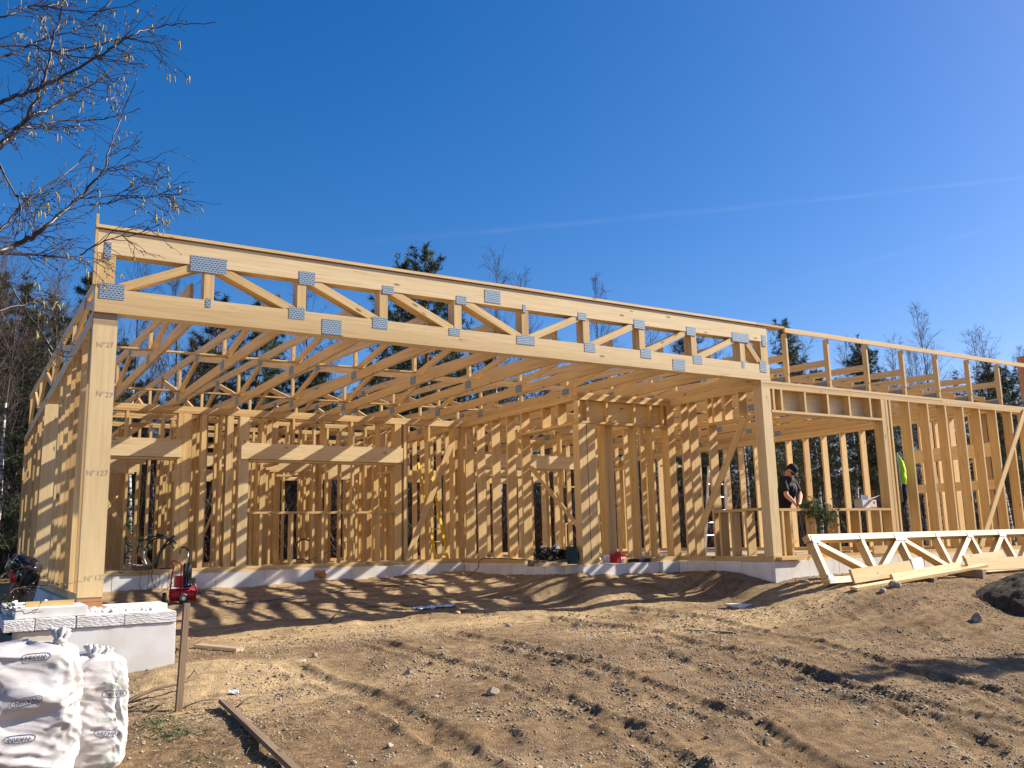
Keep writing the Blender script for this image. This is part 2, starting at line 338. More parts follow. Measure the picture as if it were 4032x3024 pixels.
def ground_mat():
    M = mat('earth', (0.3, 0.2, 0.1), 0.95, 0.1); q = N(M); o = objc(q)
    def at(nm): a = q.n('ShaderNodeAttribute'); a.attribute_name = nm; return a.outputs['Fac']
    n1 = q.noise(o, 1.1, 5, .6); n2 = q.noise(o, 9, 6, .7); n3 = q.noise(o, 60, 4, .7)
    brown = q.ramp(n1, [(0.3, (0.180, 0.115, 0.064)), (0.5, (0.255, 0.170, 0.094)), (0.7, (0.32, 0.222, 0.125))])
    brown = q.mix(0.75, brown, q.ramp(n2, [(0.32, (0.50, 0.47, 0.44)), (0.5, (1, 1, 1)), (0.68, (1.32, 1.28, 1.2))]), 'MULTIPLY')
    sand = q.ramp(n2, [(0.3, (0.34, 0.235, 0.125)), (0.6, (0.50, 0.36, 0.20))])
    c = q.mix(q.ramp(at('sand'), [(0.25, (0, 0, 0)), (0.7, (1, 1, 1))]), brown, sand)
    st_ = q.noise(q.scale(o, (1, 1, 1)), 1.0, 1)
    mp = q.n('ShaderNodeMapping'); mp.inputs['Rotation'].default_value = (0, 0, -0.58); mp.inputs['Scale'].default_value = (.9, 6.5, 1); q.l(o, mp.inputs['Vector'])
    c = q.mix(0.75, c, q.ramp(q.noise(mp.outputs[0], 1.0, 5, .7), [(0.36, (0.68, 0.64, 0.60)), (0.5, (1, 1, 1)), (0.66, (1.25, 1.2, 1.1))]), 'MULTIPLY')
    c = q.mix(q.ramp(at('clod'), [(0.15, (0, 0, 0)), (0.7, (.65, .65, .65))]), c, (0.15, 0.108, 0.068))
    v = q.n('ShaderNodeTexVoronoi'); v.inputs['Scale'].default_value = 26; q.l(o, v.inputs['Vector'])
    peb = q.ramp(v.outputs['Distance'], [(0.14, (1, 1, 1)), (0.22, (0, 0, 0))])
    sel = q.n('ShaderNodeMath', operation='GREATER_THAN'); sel.inputs[1].default_value = 0.72; q.l(q.noise(o, 14, 2), sel.inputs[0])
    sel2 = q.n('ShaderNodeSeparateColor'); q.l(v.outputs['Color'], sel2.inputs[0])
    g = q.n('ShaderNodeMath', operation='GREATER_THAN'); g.inputs[1].default_value = 0.62; q.l(sel2.outputs[0], g.inputs[0])
    mm = q.n('ShaderNodeMath', operation='MULTIPLY'); q.l(peb, mm.inputs[0]); q.l(g.outputs[0], mm.inputs[1])
    c = q.mix(mm.outputs[0], c, (0.46, 0.38, 0.28))
    c = q.mix(0.5, c, q.ramp(n3, [(0.3, (0.55, 0.55, 0.55)), (0.55, (1.1, 1.1, 1.1))]), 'MULTIPLY')
    q.col(c)
    ad = q.n('ShaderNodeMath', operation='MULTIPLY_ADD'); q.l(mm.outputs[0], ad.inputs[0]); ad.inputs[1].default_value = .5
    s2 = q.n('ShaderNodeMath', operation='MULTIPLY_ADD'); q.l(n3, s2.inputs[0]); s2.inputs[1].default_value = .7; q.l(n2, s2.inputs[2]); q.l(s2.outputs[0], ad.inputs[2])
    q.bump(ad.outputs[0], 1.0, 0.035); return M
build_ground()
# ------------------------------------------------------------------ house frame
TOP = 3.09; D1, X1, D2, LX, XE, DB = 6.68, 8.30, 2.34, 10.53, 19.6, 12.6
house = thing('timber_frame_house', 'unfinished single-storey spruce timber house frame with open roof trusses on a white foam-clad footing', 'house frame')
def stud_obj(wf, x0, x1, y0, y1, z0, z1, name='stud', M=None, label=None):
    mb = MB(); mb.box(x0, x1, y0, y1, z0, z1, 2); return part(mb, name, M or M_wood, wf, label=label)
def wall(axis, f, a0, a1, studs, openings=(), z0=0., dep=.198, gaps=(), plies=3, nb=2, headers=(), posts=(), sills=True, thick=.045, name='wall_frame', top=TOP):
    """axis 0: runs along X with outer face at Y=f ; axis 1: runs along Y with outer face at X=f"""
    def bx(mb, a, b, d0, d1, zl, zh, ax):
        if axis == 0: mb.box(a, b, f+d0, f+d1, zl, zh, ax)
        else: mb.box(f+d0, f+d1, a, b, zl, zh, {0: 1, 2: 2}[ax])
    mb = MB(); low = []
    seg = [(a0, a1)]
    for g in gaps: seg = [s for (p, q_) in seg for s in ((p, min(q_, g[0])), (max(p, g[1]), q_)) if s[1]-s[0] > .02]
    for (p, q_) in seg:
        for k in range(nb): m0 = MB(); bx(m0, p, q_, 0, dep, z0+k*.045, z0+(k+1)*.045-.001, 0); low.append(m0)
    for k in range(plies):
        zt = top-k*.045; cut = a0+(a1-a0)*(.38+.2*k) if a1-a0 > 5 else None
        for (p, q_) in ([(a0, cut-.001), (cut+.001, a1)] if cut else [(a0, a1)]): bx(mb, p, q_, 0, dep, zt-.044, zt, 0)
    wf = part(mb, name, M_wood, house)
    for m0 in low: part(m0, 'bottom_plate', M_wood, wf)
    zb = z0+nb*.045; zt = top-plies*.045
    for s in studs:
        a, t = (s, thick) if not isinstance(s, tuple) else (s[0], s[1]-s[0])
        iv = [(zb if nb else z0, zt)]
        for (p, q_, l, h) in openings:
            if a+t > p and a < q_: iv = [x for (u, v_) in iv for x in ((u, min(v_, l)), (max(u, h), v_)) if x[1]-x[0] > .05]
        for (u, v_) in iv:
            m2 = MB(); bx(m2, a, a+t, .001, dep-.001, u+.0015, v_-.0015, 2); part(m2, 'stud', M_wood, wf)
    for (p, q_, l, h) in openings:
        if sills and l > .3: m2 = MB(); bx(m2, p, q_, -.002, dep, l, l+.045, 0); part(m2, 'window_sill_plate', M_wood, wf)
        m2 = MB(); bx(m2, p, q_, -.002, dep, h-.045, h, 0); part(m2, 'header_plate', M_wood, wf)
    for (p, q_, l, h, d0, d1) in headers:
        m2 = MB(); bx(m2, p, q_, d0, d1, l, h, 0); part(m2, 'header_beam', M_glu, wf)
    for (p, q_, n) in posts:
        t = (q_-p)/n
        for k in range(n):
            m2 = MB(); bx(m2, p+k*t, p+(k+1)*t-.001, 0, dep, z0+nb*.045+.001, zt-.001, 2); part(m2, 'post', M_wood if n > 1 else M_glu, wf)
    return wf
def ar(a, b, s): return list(np.arange(a, b, s))
# terrace back wall
wb1 = wall(0, D1, .30, 8.28, [1.32, 1.95, 3.80, 4.415, 5.04, 5.645, 6.255, 7.42, 8.02, 8.235, (2.66, 2.75), 3.0, (3.13, 3.25)],
     openings=[(.5, 2.22, .0, 2.12), (3.57, 6.62, 1.07, 2.12)], headers=[(.34, 2.30, 2.125, 2.46, -.03, .06), (3.40, 6.80, 2.125, 2.44, -.035, .055)],
     posts=[(2.23, 2.47, 5), (3.37, 3.56, 1), (6.63, 6.78, 3), (6.84, 6.90, 1)])
mb = MB(); mb.board((8.12, D1-.03, 2.93), (6.88, D1-.03, .09), .12, .022, (1, 0, 0.3)); part(mb, 'diagonal_brace', M_wood, wb1)
# corner panel of the left wall seen square on
mb = MB(); mb.box(.0, .29, D1+.0, D1+.05, -.06, 3.045, 2); part(mb, 'corner_panel', M_glu, wb1)
# terrace side wall and its door
ws1 = wall(1, X1, D2+.2, D1-.002, [6.62, 6.08, 5.45, 4.83, 4.27, 3.5, 2.98], openings=[(2.55, 4.27, .0, 2.56)], gaps=[(2.55, 4.27)], nb=2)
mb = MB(); mb.board((8.36, 4.1, 1.9), (9.5, 3.3, .05), .12, .03, (0, 1, 0)); part(mb, 'diagonal_brace', M_wood, ws1)
wb2 = wall(0, D2, X1, 10.725, [9.60, 10.0, 10.30, 8.95], openings=[(8.302, 10.42, .0, 2.57)], gaps=[(8.67, 9.2)], posts=[(10.43, 10.60, 2)], headers=[(8.305, 10.42, 2.60, 2.95, .10, .13)])
for a, b_ in ((8.303, 8.385), (8.386, 8.47), (8.49, 8.66)): stud_obj(wb2, a, b_, D2+.001, D2+.197, .091, 2.52, 'post')
for a in (8.305, 8.50): stud_obj(wb2, a, a+.045, D2+.001, D2+.099, 2.572, 2.95)
for p, q_, n in ((9.04, 9.24, 4),):
    for k in range(n):
        t = (q_-p)/n; stud_obj(wb2, p+k*t, p+(k+1)*t-.001, D2+.22, D2+.42, .0, 2.9, 'post')
for x in (9.60, 10.02): stud_obj(wb2, x, x+.045, D2+.001, D2+.197, .09, 2.52)
# wing end wall beside the terrace
ws2 = wall(1, LX, .205, D2-.003, [2.06, 1.83, 1.33, 1.18, .9, .55], openings=[(.24, 1.33, .86, 2.50)])
mb = MB(); mb.board((LX-.012, .42, 2.48), (LX-.012, 1.75, .5), .14, .02, (0, 1, 0.4)); part(mb, 'diagonal_brace', M_wood, ws2)
# wing front wall
cr = [10.80, 11.0, 11.61, 12.22, 12.82, 13.42]
wf = wall(0, 0., LX, 19.5, cr+ar(14.01, 19.45, .6), openings=[(10.745, 13.755, .84, 2.585)],
     headers=[(10.75, 13.75, 2.60, 2.95, .145, .19)], posts=[(LX, 10.74, 1), (13.76, 13.955, 3)])
mb = MB(); mb.board((18.75, -.016, 3.0), (16.50, -.016, .10), .12, .024, (1, 0, 0)); part(mb, 'diagonal_brace', M_wood, wf)
mb = MB(); mb.box(13.1, 13.5, -.04, -.003, .06, .2, 0); part(mb, 'blocking', M_wood, wf)
mb = MB(); mb.box(10.60, 11.15, -.11, -.004, .02, .075, 0); part(mb, 'blocking', M_wood, wf)
# wing cross wall
wr = wall(1, 17.9, .21, DB-.2, ar(2.44, 12.3, .59)+[.28, .50, .75, 1.0, 1.25, 1.6, 1.8, 2.0], headers=[(.3, 2.4, 2.0, 2.3, -.05, .0), (.3, 2.4, 1.3, 1.5, -.05, .0)])
# left wall
wl = wall(1, 0., .12, D1-.3, [.33, .95, 1.55, 2.15, 2.75, 3.35, 3.72, (3.80, 3.90)], openings=[], z0=-.078)
wl2 = wall(1, 0., D1+.06, DB, [7.1, 7.7, 8.3, 8.9, 9.5, 10.1, 10.7, 11.3, 11.9, 12.5], z0=-.04)
# left corner post under the girder
mb = MB(); mb.box(0, .25, .0, .11, -.03, 2.94, 2); post = part(mb, 'corner_post', M_glu, house)
mb = MB(); mb.box(0, .248, .006, .106, -.078, -.032, 0); mb.box(0.05, .25, -.004, .1, -.12, -.08, 0); part(mb, 'base_plate', M_red, post)
mb = MB(); mb.box(.002, .25, .03, .13, 2.945, 3.02, 0); mb.box(.002, .25, .032, .132, 3.022, 3.085, 0); part(mb, 'bearing_block', M_weath_shade, post)  # darker wood puts the girder's shade on the post top into the colour
for z_, s_ in ((2.72, 'N°27'), (2.16, 'N°27'), (1.29, 'N°127'), (.17, 'N°127')):
    lettering(s_, .082, frame((.150+.02*math.sin(z_*9), -.0022, z_), (1, 0, .09*math.sin(z_*5)), (0, 0, 1)), M_pencil, post)
# rear and far walls
wk = wall(0, DB, 0., 18.1, ar(.1, 18.0, .6), openings=[(.75, 2.0, .9, 2.1), (3.4, 4.2, .0, 2.15), (5.6, 6.5, .0, 2.2), (8.0, 10.5, .3, 2.2), (11.0, 14.0, .3, 2.2), (15, 16.5, .9, 2.1)],
     headers=[(.7, 2.1, 2.1, 2.35, 0, .05), (3.2, 4.4, 2.15, 2.4, 0, .05), (5.4, 6.7, 2.2, 2.45, 0, .05), (7.8, 10.7, 2.2, 2.5, 0, .05), (11.8, 14.2, 2.2, 2.5, 0, .05)])
# interior partitions (narrow studs)
def part_wall(axis, f, a0, a1, sp=.6, openings=(), off=.1, **k):
    return wall(axis, f, a0, a1, ar(a0+off, a1-.06, sp), openings=openings, dep=.12, plies=2, name='partition_frame', nb=1, **k)
part_wall(0, 9.35, .25, 8.2, .4, [(.9, 1.9, .0, 2.05), (4.9, 5.5, 0, 2.05), (6.1, 6.7, 0, 2.0)], headers=[(.8, 2.0, 2.05, 2.3, 0, .045), (3.0, 4.2, 2.2, 2.5, 0, .045), (6.0, 6.9, 1.95, 2.35, 0, .045)])
part_wall(1, 2.72, D1+.21, 9.3, .4); part_wall(1, 2.95, 9.5, DB-.02, .4, headers=[(9.6, 11.5, 1.95, 2.2, 0, .04)])
part_wall(1, 4.95, 9.5, DB-.02, .4); part_wall(1, 6.95, D1+.21, 9.3, .4, [(7.6, 8.4, 0, 2.05)])
part_wall(1, 8.5, D1+.3, DB-.02, .45, [(10, 11, 0, 2.1)]); part_wall(0, 10.6, 3.1, 4.9, .4)
part_wall(0, 6.9, 8.55, 12.2, 1.2, [(8.9, 11.0, 0, 2.1)], headers=[(8.6, 12.1, 2.1, 2.4, -.05, .0)])
part_wall(1, 12.2, 5.2, DB-.02, .6, [(6.0, 7.0, 0, 2.1)]); part_wall(0, 5.1, 12.3, 13.6, .6, [(12.7, 13.4, 0, 2.1)])
part_wall(0, 8.0, .25, 2.65, .4, headers=[(.5, 1.9, 2.1, 2.35, 0, .045)]); part_wall(0, 8.15, 3.0, 6.9, .3, [(4.4, 5.2, 0, 2.05)], off=.25, headers=[(4.3, 5.3, 2.05, 2.3, 0, .045)])
part_wall(0, 11.1, 5.1, 8.4, .4); part_wall(1, 5.9, 9.5, 11.0, .35); part_wall(1, 1.7, 9.5, DB-.02, .4); part_wall(1, 4.1, D1+.22, 8.1, .4, [(6.9, 7.6, 0, 2.1)]); part_wall(1, 7.7, 9.5, DB-.02, .4)
part_wall(0, 9.3, 8.7, 12.1, 1.7, [(9.6, 11.8, 0, 2.1)], headers=[(9.0, 12.0, 2.1, 2.3, -.05, .0)])
pw = part_wall(1, 14.6, 8.6, DB-.02, .6)
for a, b_ in (((1.0, 9.33, 2.0), (2.3, 9.33, .1)), ((.35, 9.33, 1.25), (1.5, 9.33, .15))):
    mb = MB(); mb.board(a, b_, .1, .022, (1, 0, .5)); part(mb, 'diagonal_brace', M_wood, pw)
# ---- girder
mb = MB()
mb.box(.0, 10.76, 0., .188, 3.78, 4.055, 0, jit=0); mb.box(.0, 10.77, 0., .188, 3.092, 3.37, 0, jit=0)
gir = part(mb, 'girder_truss', M_glu, house)
def gweb(ax, az, bx_, bz, wd, y0=.004, y1=.184):
    m2 = MB(); n = 4; t = (y1-y0)/n
    for k in range(n): m2.board((ax, y0+(k+.5)*t, az), (bx_, y0+(k+.5)*t, bz), wd, t-.001, (1, 0, 0) if abs(ax-bx_) < .02 else (0, 0, 1), jit=.0008)
    return part(m2, 'web', M_wood, gir)
gweb(.10, 3.371, .10, 3.779, .19)
for x in (1.235, 2.37, 3.49, 4.605, 5.715, 6.82, 7.915, 9.02, 10.14): gweb(x, 3.371, x, 3.779, .115)
gweb(10.67, 3.371, 10.67, 3.779, .17)
for a, az, b_, bz in ((.26, 3.40, 1.16, 3.80), (1.30, 3.80, 2.30, 3.36), (2.45, 3.80, 3.42, 3.36), (3.57, 3.80, 4.53, 3.36), (4.68, 3.80, 5.63, 3.36), (5.79, 3.36, 6.75, 3.80), (6.90, 3.36, 7.85, 3.80), (7.99, 3.36, 8.94, 3.80), (9.10, 3.36, 10.06, 3.80), (10.21, 3.79, 10.58, 3.36)): gweb(a, az, b_, bz, .098, .006, .182)
NP = [(.04, 3.25, .30, 3.43), (.07, 3.72, .14, 3.91), (1.01, 3.71, 1.43, 3.90), (1.20, 3.28, 1.26, 3.39), (2.33, 3.72, 2.54, 3.89), (2.21, 3.26, 2.41, 3.41), (2.64, 3.10, 2.90, 3.30), (3.47, 3.74, 3.63, 3.85), (3.33, 3.25, 3.54, 3.41), (4.46, 3.27, 4.63, 3.38), (4.58, 3.73, 4.74, 3.85), (5.04, 3.81, 5.30, 4.0), (5.56, 3.25, 5.87, 3.39), (5.68, 3.73, 5.73, 3.86), (6.67, 3.74, 6.83, 3.85), (6.77, 3.25, 6.97, 3.40), (7.76, 3.72, 7.98, 3.87), (7.87, 3.25, 8.08, 3.40), (8.53, 3.11, 8.79, 3.29), (8.87, 3.72, 9.07, 3.87), (8.98, 3.25, 9.18, 3.40), (9.91, 3.72, 10.31, 3.88), (10.10, 3.27, 10.16, 3.39), (10.63, 3.70, 10.73, 3.90), (10.53, 3.23, 10.69, 3.43)]
for a, l, b_, h in NP:
    m2 = MB(); m2.box(a, b_, -.004, -.0015, l, h, 0, jit=0); part(m2, 'nail_plate', M_plate, gir)
m2 = MB(); m2.box(-.03, 10.5, -.022, .2, 4.07, 4.108, 0, jit=0); m2.box(10.505, 11.2, -.022, .2, 4.07, 4.106, 0, jit=0); part(m2, 'cap_board', M_wood, gir)
m2 = MB(); m2.box(-.032, -.002, -.01, .06, 3.4, 4.23, 2); part(m2, 'edge_batten', M_wood, gir)
# ---- parapet of the wing
m2 = MB(); m2.box(11.20, 16.3, -.03, .01, 4.0, 4.085, 0); m2.box(16.305, 19.6, -.03, .01, 4.0, 4.085, 0); par = part(m2, 'parapet_rail', M_wood, house)
m2 = MB(); m2.box(19.28, 19.5, .02, .3, 3.3, 4.32, 2); part(m2, 'parapet_post', M_red, par)
# ---- roof trusses (span front to back), copied along X
def make_truss(parapet):
    zb = 3.095; n = []
    mb = MB(); y0 = .20 if not parapet else .02
    mb.box(-.0225, .0225, y0, DB, zb, zb+.15, 1)
    a = V3(0, .06 if parapet else .24, 3.56-.0); b = V3(0, DB+.3, 4.02); mb.board(a, b, .12, .045, (0, 0, 1))
    t = part(mb, 'roof_truss', M_wood, house)
    zt = lambda y: 3.545+.0365*y-.06
    def web(p, q_, wd=.095):
        m3 = MB(); m3.board((0, *p), (0, *q_), wd, .0445, (0, 1, 0) if abs(p[0]-q_[0]) < .05 else (0, 0, 1)); part(m3, 'web', M_wood, t)
    bz = zb+.152
    for y in (3.0, 6.3, 9.4, 12.4): web((y, bz), (y, zt(y)-.002))
    for p, q_ in ((.35, 1.5), (3.0, 1.5), (3.0, 4.8), (6.3, 4.8), (6.3, 7.9), (9.4, 7.9), (9.4, 11.0), (12.3, 11.0)):
        s = .05 if q_ < p else -.05; web((p-s, bz+.03), (q_, zt(q_)-.03))
    if parapet:
        m3 = MB(); m3.box(-.0225, .0225, .012, .11, zb+.152, 3.997, 2); part(m3, 'web', M_wood, t)
        m3 = MB(); m3.box(-.028, -.0235, .09, .40, zb-.0, zb+.12, 1, jit=0); part(m3, 'gusset_plate', M_plate, t)
    else: web((.28, bz), (.28, 3.62), .09)
    for y, z in ((3.0, zb+.1), (6.3, zb+.1), (9.4, zb+.1), (12.4, zb+.1), (1.5, zt(1.5)), (4.8, zt(4.8)), (7.9, zt(7.9)), (11., zt(11.))):
        m3 = MB()
        for sx in (-.0262, .0232): m3.box(sx, sx+.003, y-.11, y+.11, z-.07, z+.07, 1, jit=0)
        part(m3, 'gusset_plate', M_plate, t)
    return t
ta = make_truss(False); ta.location = (.07, 0, 0)
for k in range(1, 10):
    c = copy_tree(ta, (1.065*k+.02+rnd.uniform(-.01, .01), 0, 0), house)
tb = make_truss(True); tb.location = (11.27, 0, 0)
for k in range(1, 7): copy_tree(tb, (11.27+1.117*k, 0, 0), house)
copy_tree(tb, (10.62, 0, 0), house).hide_render = False
# lateral ties nailed across the trusses
for y, z, a, b_ in ((2.6, 3.267, .0, 5.2), (6.0, 3.267, .05, 8.4), (9.0, 3.267, .0, 9.0), (4.3, 3.267, 10.7, 17.9), (8.3, 3.267, 8.0, 17.9)):
    m2 = MB(); m2.box(a, b_, y, y+.095, z-.018, z+.004, 0); part(m2, 'lateral_tie', M_wood, house)
# ---- foundation
def foam(x0, x1, y, axis, z0, z1, out=-1, step=.95):
    a = x0
    while a < x1-.02:
        b_ = min(x1, a+step*rnd.uniform(.8, 1.05)); jz = rnd.uniform(-.006, .004); o_ = rnd.uniform(0, .006)
        m2 = MB()
        if a > x0+.1:
            m3 = MB()
            (m3.box(a-.0035, a+.0035, y-.052, y-.001, z0, z1-.01, 2, jit=0) if axis == 0 else m3.box(y-.052, y-.001, a-.0035, a+.0035, z0, z1-.01, 2, jit=0)); part(m3, 'joint_foam', M_foam if rnd.random() < .45 else M_old, fnd)
        if axis == 0: m2.box(a+.004, b_-.004, y-.05-o_, y-.001, z0, z1+jz, 0)
        if axis == 1: m2.box(y-.05-o_, y-.001, a+.004, b_-.004, z0, z1+jz, 1)
        part(m2, 'foam_panel', M_eps, fnd); a = b_
mb = MB()
mb.box(.0, XE, D1+.0, DB+.2, -.9, -.03, 0, jit=0); mb.box(X1, XE, D2, D1-.001, -.9, -.032, 0, jit=0); mb.box(LX, XE, .0, D2-.001, -.9, -.034, 0, jit=0); mb.box(.0, .22, .3, D1-.001, -.9, -.12, 1, jit=0)
fnd = part(mb, 'foundation', M_slab, house)
foam(.23, X1-.05, D1, 0, -.75, -.002); foam(D2, D1-.06, X1, 1, -.75, -.003, step=.62); foam(X1-.05, LX-.05, D2, 0, -.75, -.002)
foam(.0, D2-.06, LX, 1, -.75, -.003, step=.7); foam(LX-.05, 19.55, 0., 0, -.75, -.002)
foam(.32, D1+5.8, 0., 1, -.85, -.085)
# mound of squeezed-out foam
mbf = MB()
for k in range(9): mbf.tube([(5.0+rnd.uniform(-.1, .1), D1-.06, -.12+rnd.uniform(-.05, .06)), (5.0+rnd.uniform(-.1, .1), D1-.10, -.12+rnd.uniform(-.06, .05)), (5.0+rnd.uniform(-.1, .1), D1-.06, -.13+rnd.uniform(-.05, .05))], [.03, .05, .03], 7)
part(mbf, 'foam_blob', M_foam, fnd, smooth=True)
# ------------------------------------------------------------------ trees
M_barkd = mat('dark_bark', (0.085, 0.06, 0.045), 0.9); M_pinebark = mat('pine_bark', (0.20, 0.105, 0.055), 0.9)
def birch_mat():
    M = mat('birch_bark', (0.62, 0.60, 0.56), 0.7); q = N(M); o = objc(q)
    n = q.noise(q.scale(o, (3, 3, 14)), 1.0, 3); q.col(q.ramp(n, [(0.45, (0.55, 0.53, 0.50)), (0.58, (0.07, 0.06, 0.055))])); return M
M_birch = birch_mat()
def needle_mat():
    M = mat('pine_needles', (0.05, 0.085, 0.03), 0.6, 0.3); q = N(M); o = objc(q)
    q.col(q.ramp(q.noise(o, 1.4, 3), [(0.35, (0.030, 0.045, 0.018)), (0.65, (0.070, 0.092, 0.036))])); return M
M_needle = needle_mat(); M_twig = mat('bare_twigs', (0.080, 0.055, 0.046), 0.8)
def tufts(rng, P, D, R, nb=12, wd=.012):
    """star of thin blades at each point P, leaning to D"""
    n = len(P); v = rng.normal(size=(n, nb, 3)); v /= np.linalg.norm(v, axis=2, keepdims=True); v = v+D[:, None]*1.0
    v /= np.linalg.norm(v, axis=2, keepdims=True); L = R[:, None, None]*rng.uniform(.6, 1.1, (n, nb, 1)); s = np.cross(v, rng.normal(size=(n, nb, 3)))
    s /= np.linalg.norm(s, axis=2, keepdims=True); b = P[:, None]+0*v; w_ = wd*R[:, None, None]/.25
    a0 = b-s*w_; a1 = b+s*w_; a2 = b+v*L
    vv = np.stack([a0, a1, a2], 2).reshape(-1, 3); return vv, np.arange(len(vv)).reshape(-1, 3)
def pine_geo(seed, H=10., dense=1.0, spruce=False):
    rng = np.random.default_rng(seed); tr = MB(); pts = []
    lean = rng.normal(0, .012, 2)
    for k in range(9): z = H*k/8; pts.append((lean[0]*z+.04*math.sin(k*1.7+seed), lean[1]*z+.04*math.cos(k*1.3+seed), z))
    tr.tube(pts, [.13*(1-.93*k/8)+.008 for k in range(9)], 7)
    P = []; D = []; R = []; br = MB(); z = H*(.12 if spruce else .3)
    while z < H*.985:
        f = z/H; nb = 6 if spruce else 5; Lm = (.23 if spruce else .20)*H*(1-f)**(.85 if spruce else .6)*(1 if spruce else min(1, .45+f))+.12
        for i in range(nb):
            if rng.random() < .18: continue
            a = rng.uniform(0, 6.28); L = Lm*rng.uniform(.6, 1.15); up = (.05 if spruce else .25)+.9*f**3
            b0 = V3(np.interp(z, [0, H], [0, lean[0]*H]), np.interp(z, [0, H], [0, lean[1]*H]), z); q = [b0]; n = 6
            for k in range(1, n+1):
                t = k/n; q.append(b0+V3(math.cos(a)*L*t, math.sin(a)*L*t, L*(up*t+(.35*t*t if not spruce else -.12*t))))
            br.tube(q, [.028*(1-.8*k/n)*(1-f*.6) for k in range(n+1)], 3, cap=False)
            m_ = int((9+L*13)*dense)
            for _ in range(m_):
                t = rng.uniform(.22, 1.0); p = b0+(q[-1]-b0)*t; p[2] = b0[2]+L*(up*t+(.35*t*t if not spruce else -.12*t)); sp = L*.26*(1.15-t)
                o = rng.normal(size=3)*V3(sp, sp, sp*.35); P.append(p+o); D.append(V3(math.cos(a)*.5, math.sin(a)*.5, .55 if not spruce else .0)); R.append(rng.uniform(.16, .28))
        z += H*rng.uniform(.028, .045)
    for _ in range(26): P.append(V3(lean[0]*H, lean[1]*H, H*rng.uniform(.9, 1.03))+rng.normal(size=3)*.06); D.append(V3(0, 0, 1.2)); R.append(.22)
    return tr, br, tufts(rng, np.array(P), np.array(D), np.array(R))
def mb_np(mb): return mb
def pine_proto(seed, spruce, loc):
    tr, br, (v, f) = pine_geo(seed, 10., .95, spruce)
    t = thing('spruce_tree' if spruce else 'pine_tree', 'x', 'tree', (0, 0, 0))
    part(tr, 'trunk', M_pinebark if not spruce else M_barkd, t, smooth=True); part(br, 'branches', M_barkd, t); npmesh('crown', v, f, M_needle, t)
    return t
def birch_geo(seed, H=10., rich=1.0, white=True):
    rng = np.random.default_rng(seed); tr = MB(); br = MB(); pts = []; lx, ly = rng.normal(0, .02, 2)
    for k in range(10): z = H*k/9; pts.append(V3(lx*z+.07*math.sin(k*1.1+seed), ly*z+.07*math.cos(k*.9+seed), z))
    rr = [.08*(1-k/9)**1.2+.0045 for k in range(10)]; tr.tube(pts[:6], rr[:6], 6); br.tube(pts[5:], rr[5:], 5)
    def grow(p, d, L, r, lv):
        n = 4; q = [p]; dd = d.copy()
        for k in range(n):
            dd = dd+rng.normal(size=3)*.12+V3(0, 0, .06 if lv < 2 else -.05); dd /= np.linalg.norm(dd); q.append(q[-1]+dd*L/n)
        br.tube(q, [r*(1-.75*k/n) for k in range(n+1)], 3, cap=False)
        if lv >= 3: return
        for _ in range(int((6 if lv == 1 else 4)*rich)):
            t = rng.uniform(.2, 1); i = min(n-1, int(t*n)); b = q[i]+(q[i+1]-q[i])*(t*n-i); e = dd+rng.normal(size=3)*.45+V3(0, 0, .25); e /= np.linalg.norm(e)
            grow(b, e, L*rng.uniform(.4, .65), max(.0042, r*.45), lv+1)
    z = H*.3
    while z < H*.97:
        a = rng.uniform(0, 6.28); f = z/H; i = min(8, int(f*9)); p = pts[i]+(pts[i+1]-pts[i])*(f*9-i)
        L = H*.2*(1-f)**.7*rng.uniform(.7, 1.2)+.3; d = V3(math.cos(a)*.55, math.sin(a)*.55, .95); grow(p, d/np.linalg.norm(d), L, .015*(1.2-f), 1); z += H*.0155
    return tr, br
def birch_proto(seed):
    tr, br = birch_geo(seed); t = thing('birch_tree', 'x', 'tree'); part(tr, 'trunk', M_birch, t, smooth=True); part(br, 'crown', M_twig, t); return t
protos = {'pine': [pine_proto(s, False, None) for s in (1, 2, 3)], 'spruce': [pine_proto(s, True, None) for s in (11, 12)], 'birch': [birch_proto(s) for s in (21, 22, 23)]}
used = set()
LAB = {'pine': 'dark green pine', 'spruce': 'dark pointed spruce', 'birch': 'bare white-trunked birch'}
def plant(kind, x, y, h, label, group=None, var=None, z=-.35):
    L = protos[kind]; i = rnd.randrange(len(L)) if var is None else var; t = L[i]
    if (kind, i) in used: t = copy_tree(t, (x, y, z))
    else: used.add((kind, i)); t.location = (x, y, z)
    s = h/10.; t.scale = (s*rnd.uniform(.9, 1.1),)*2+(s,); t.rotation_euler = (0, 0, rnd.uniform(0, 6.28)); t['label'] = label
    if group: t['group'] = group
    return t
def plant_top(kind, px, py, D, label, var=None, group=None):
    p = CAM+ray(px, py)*D; return plant(kind, p[0], p[1], p[2]+.35, label, group, var)
S = 'standing '
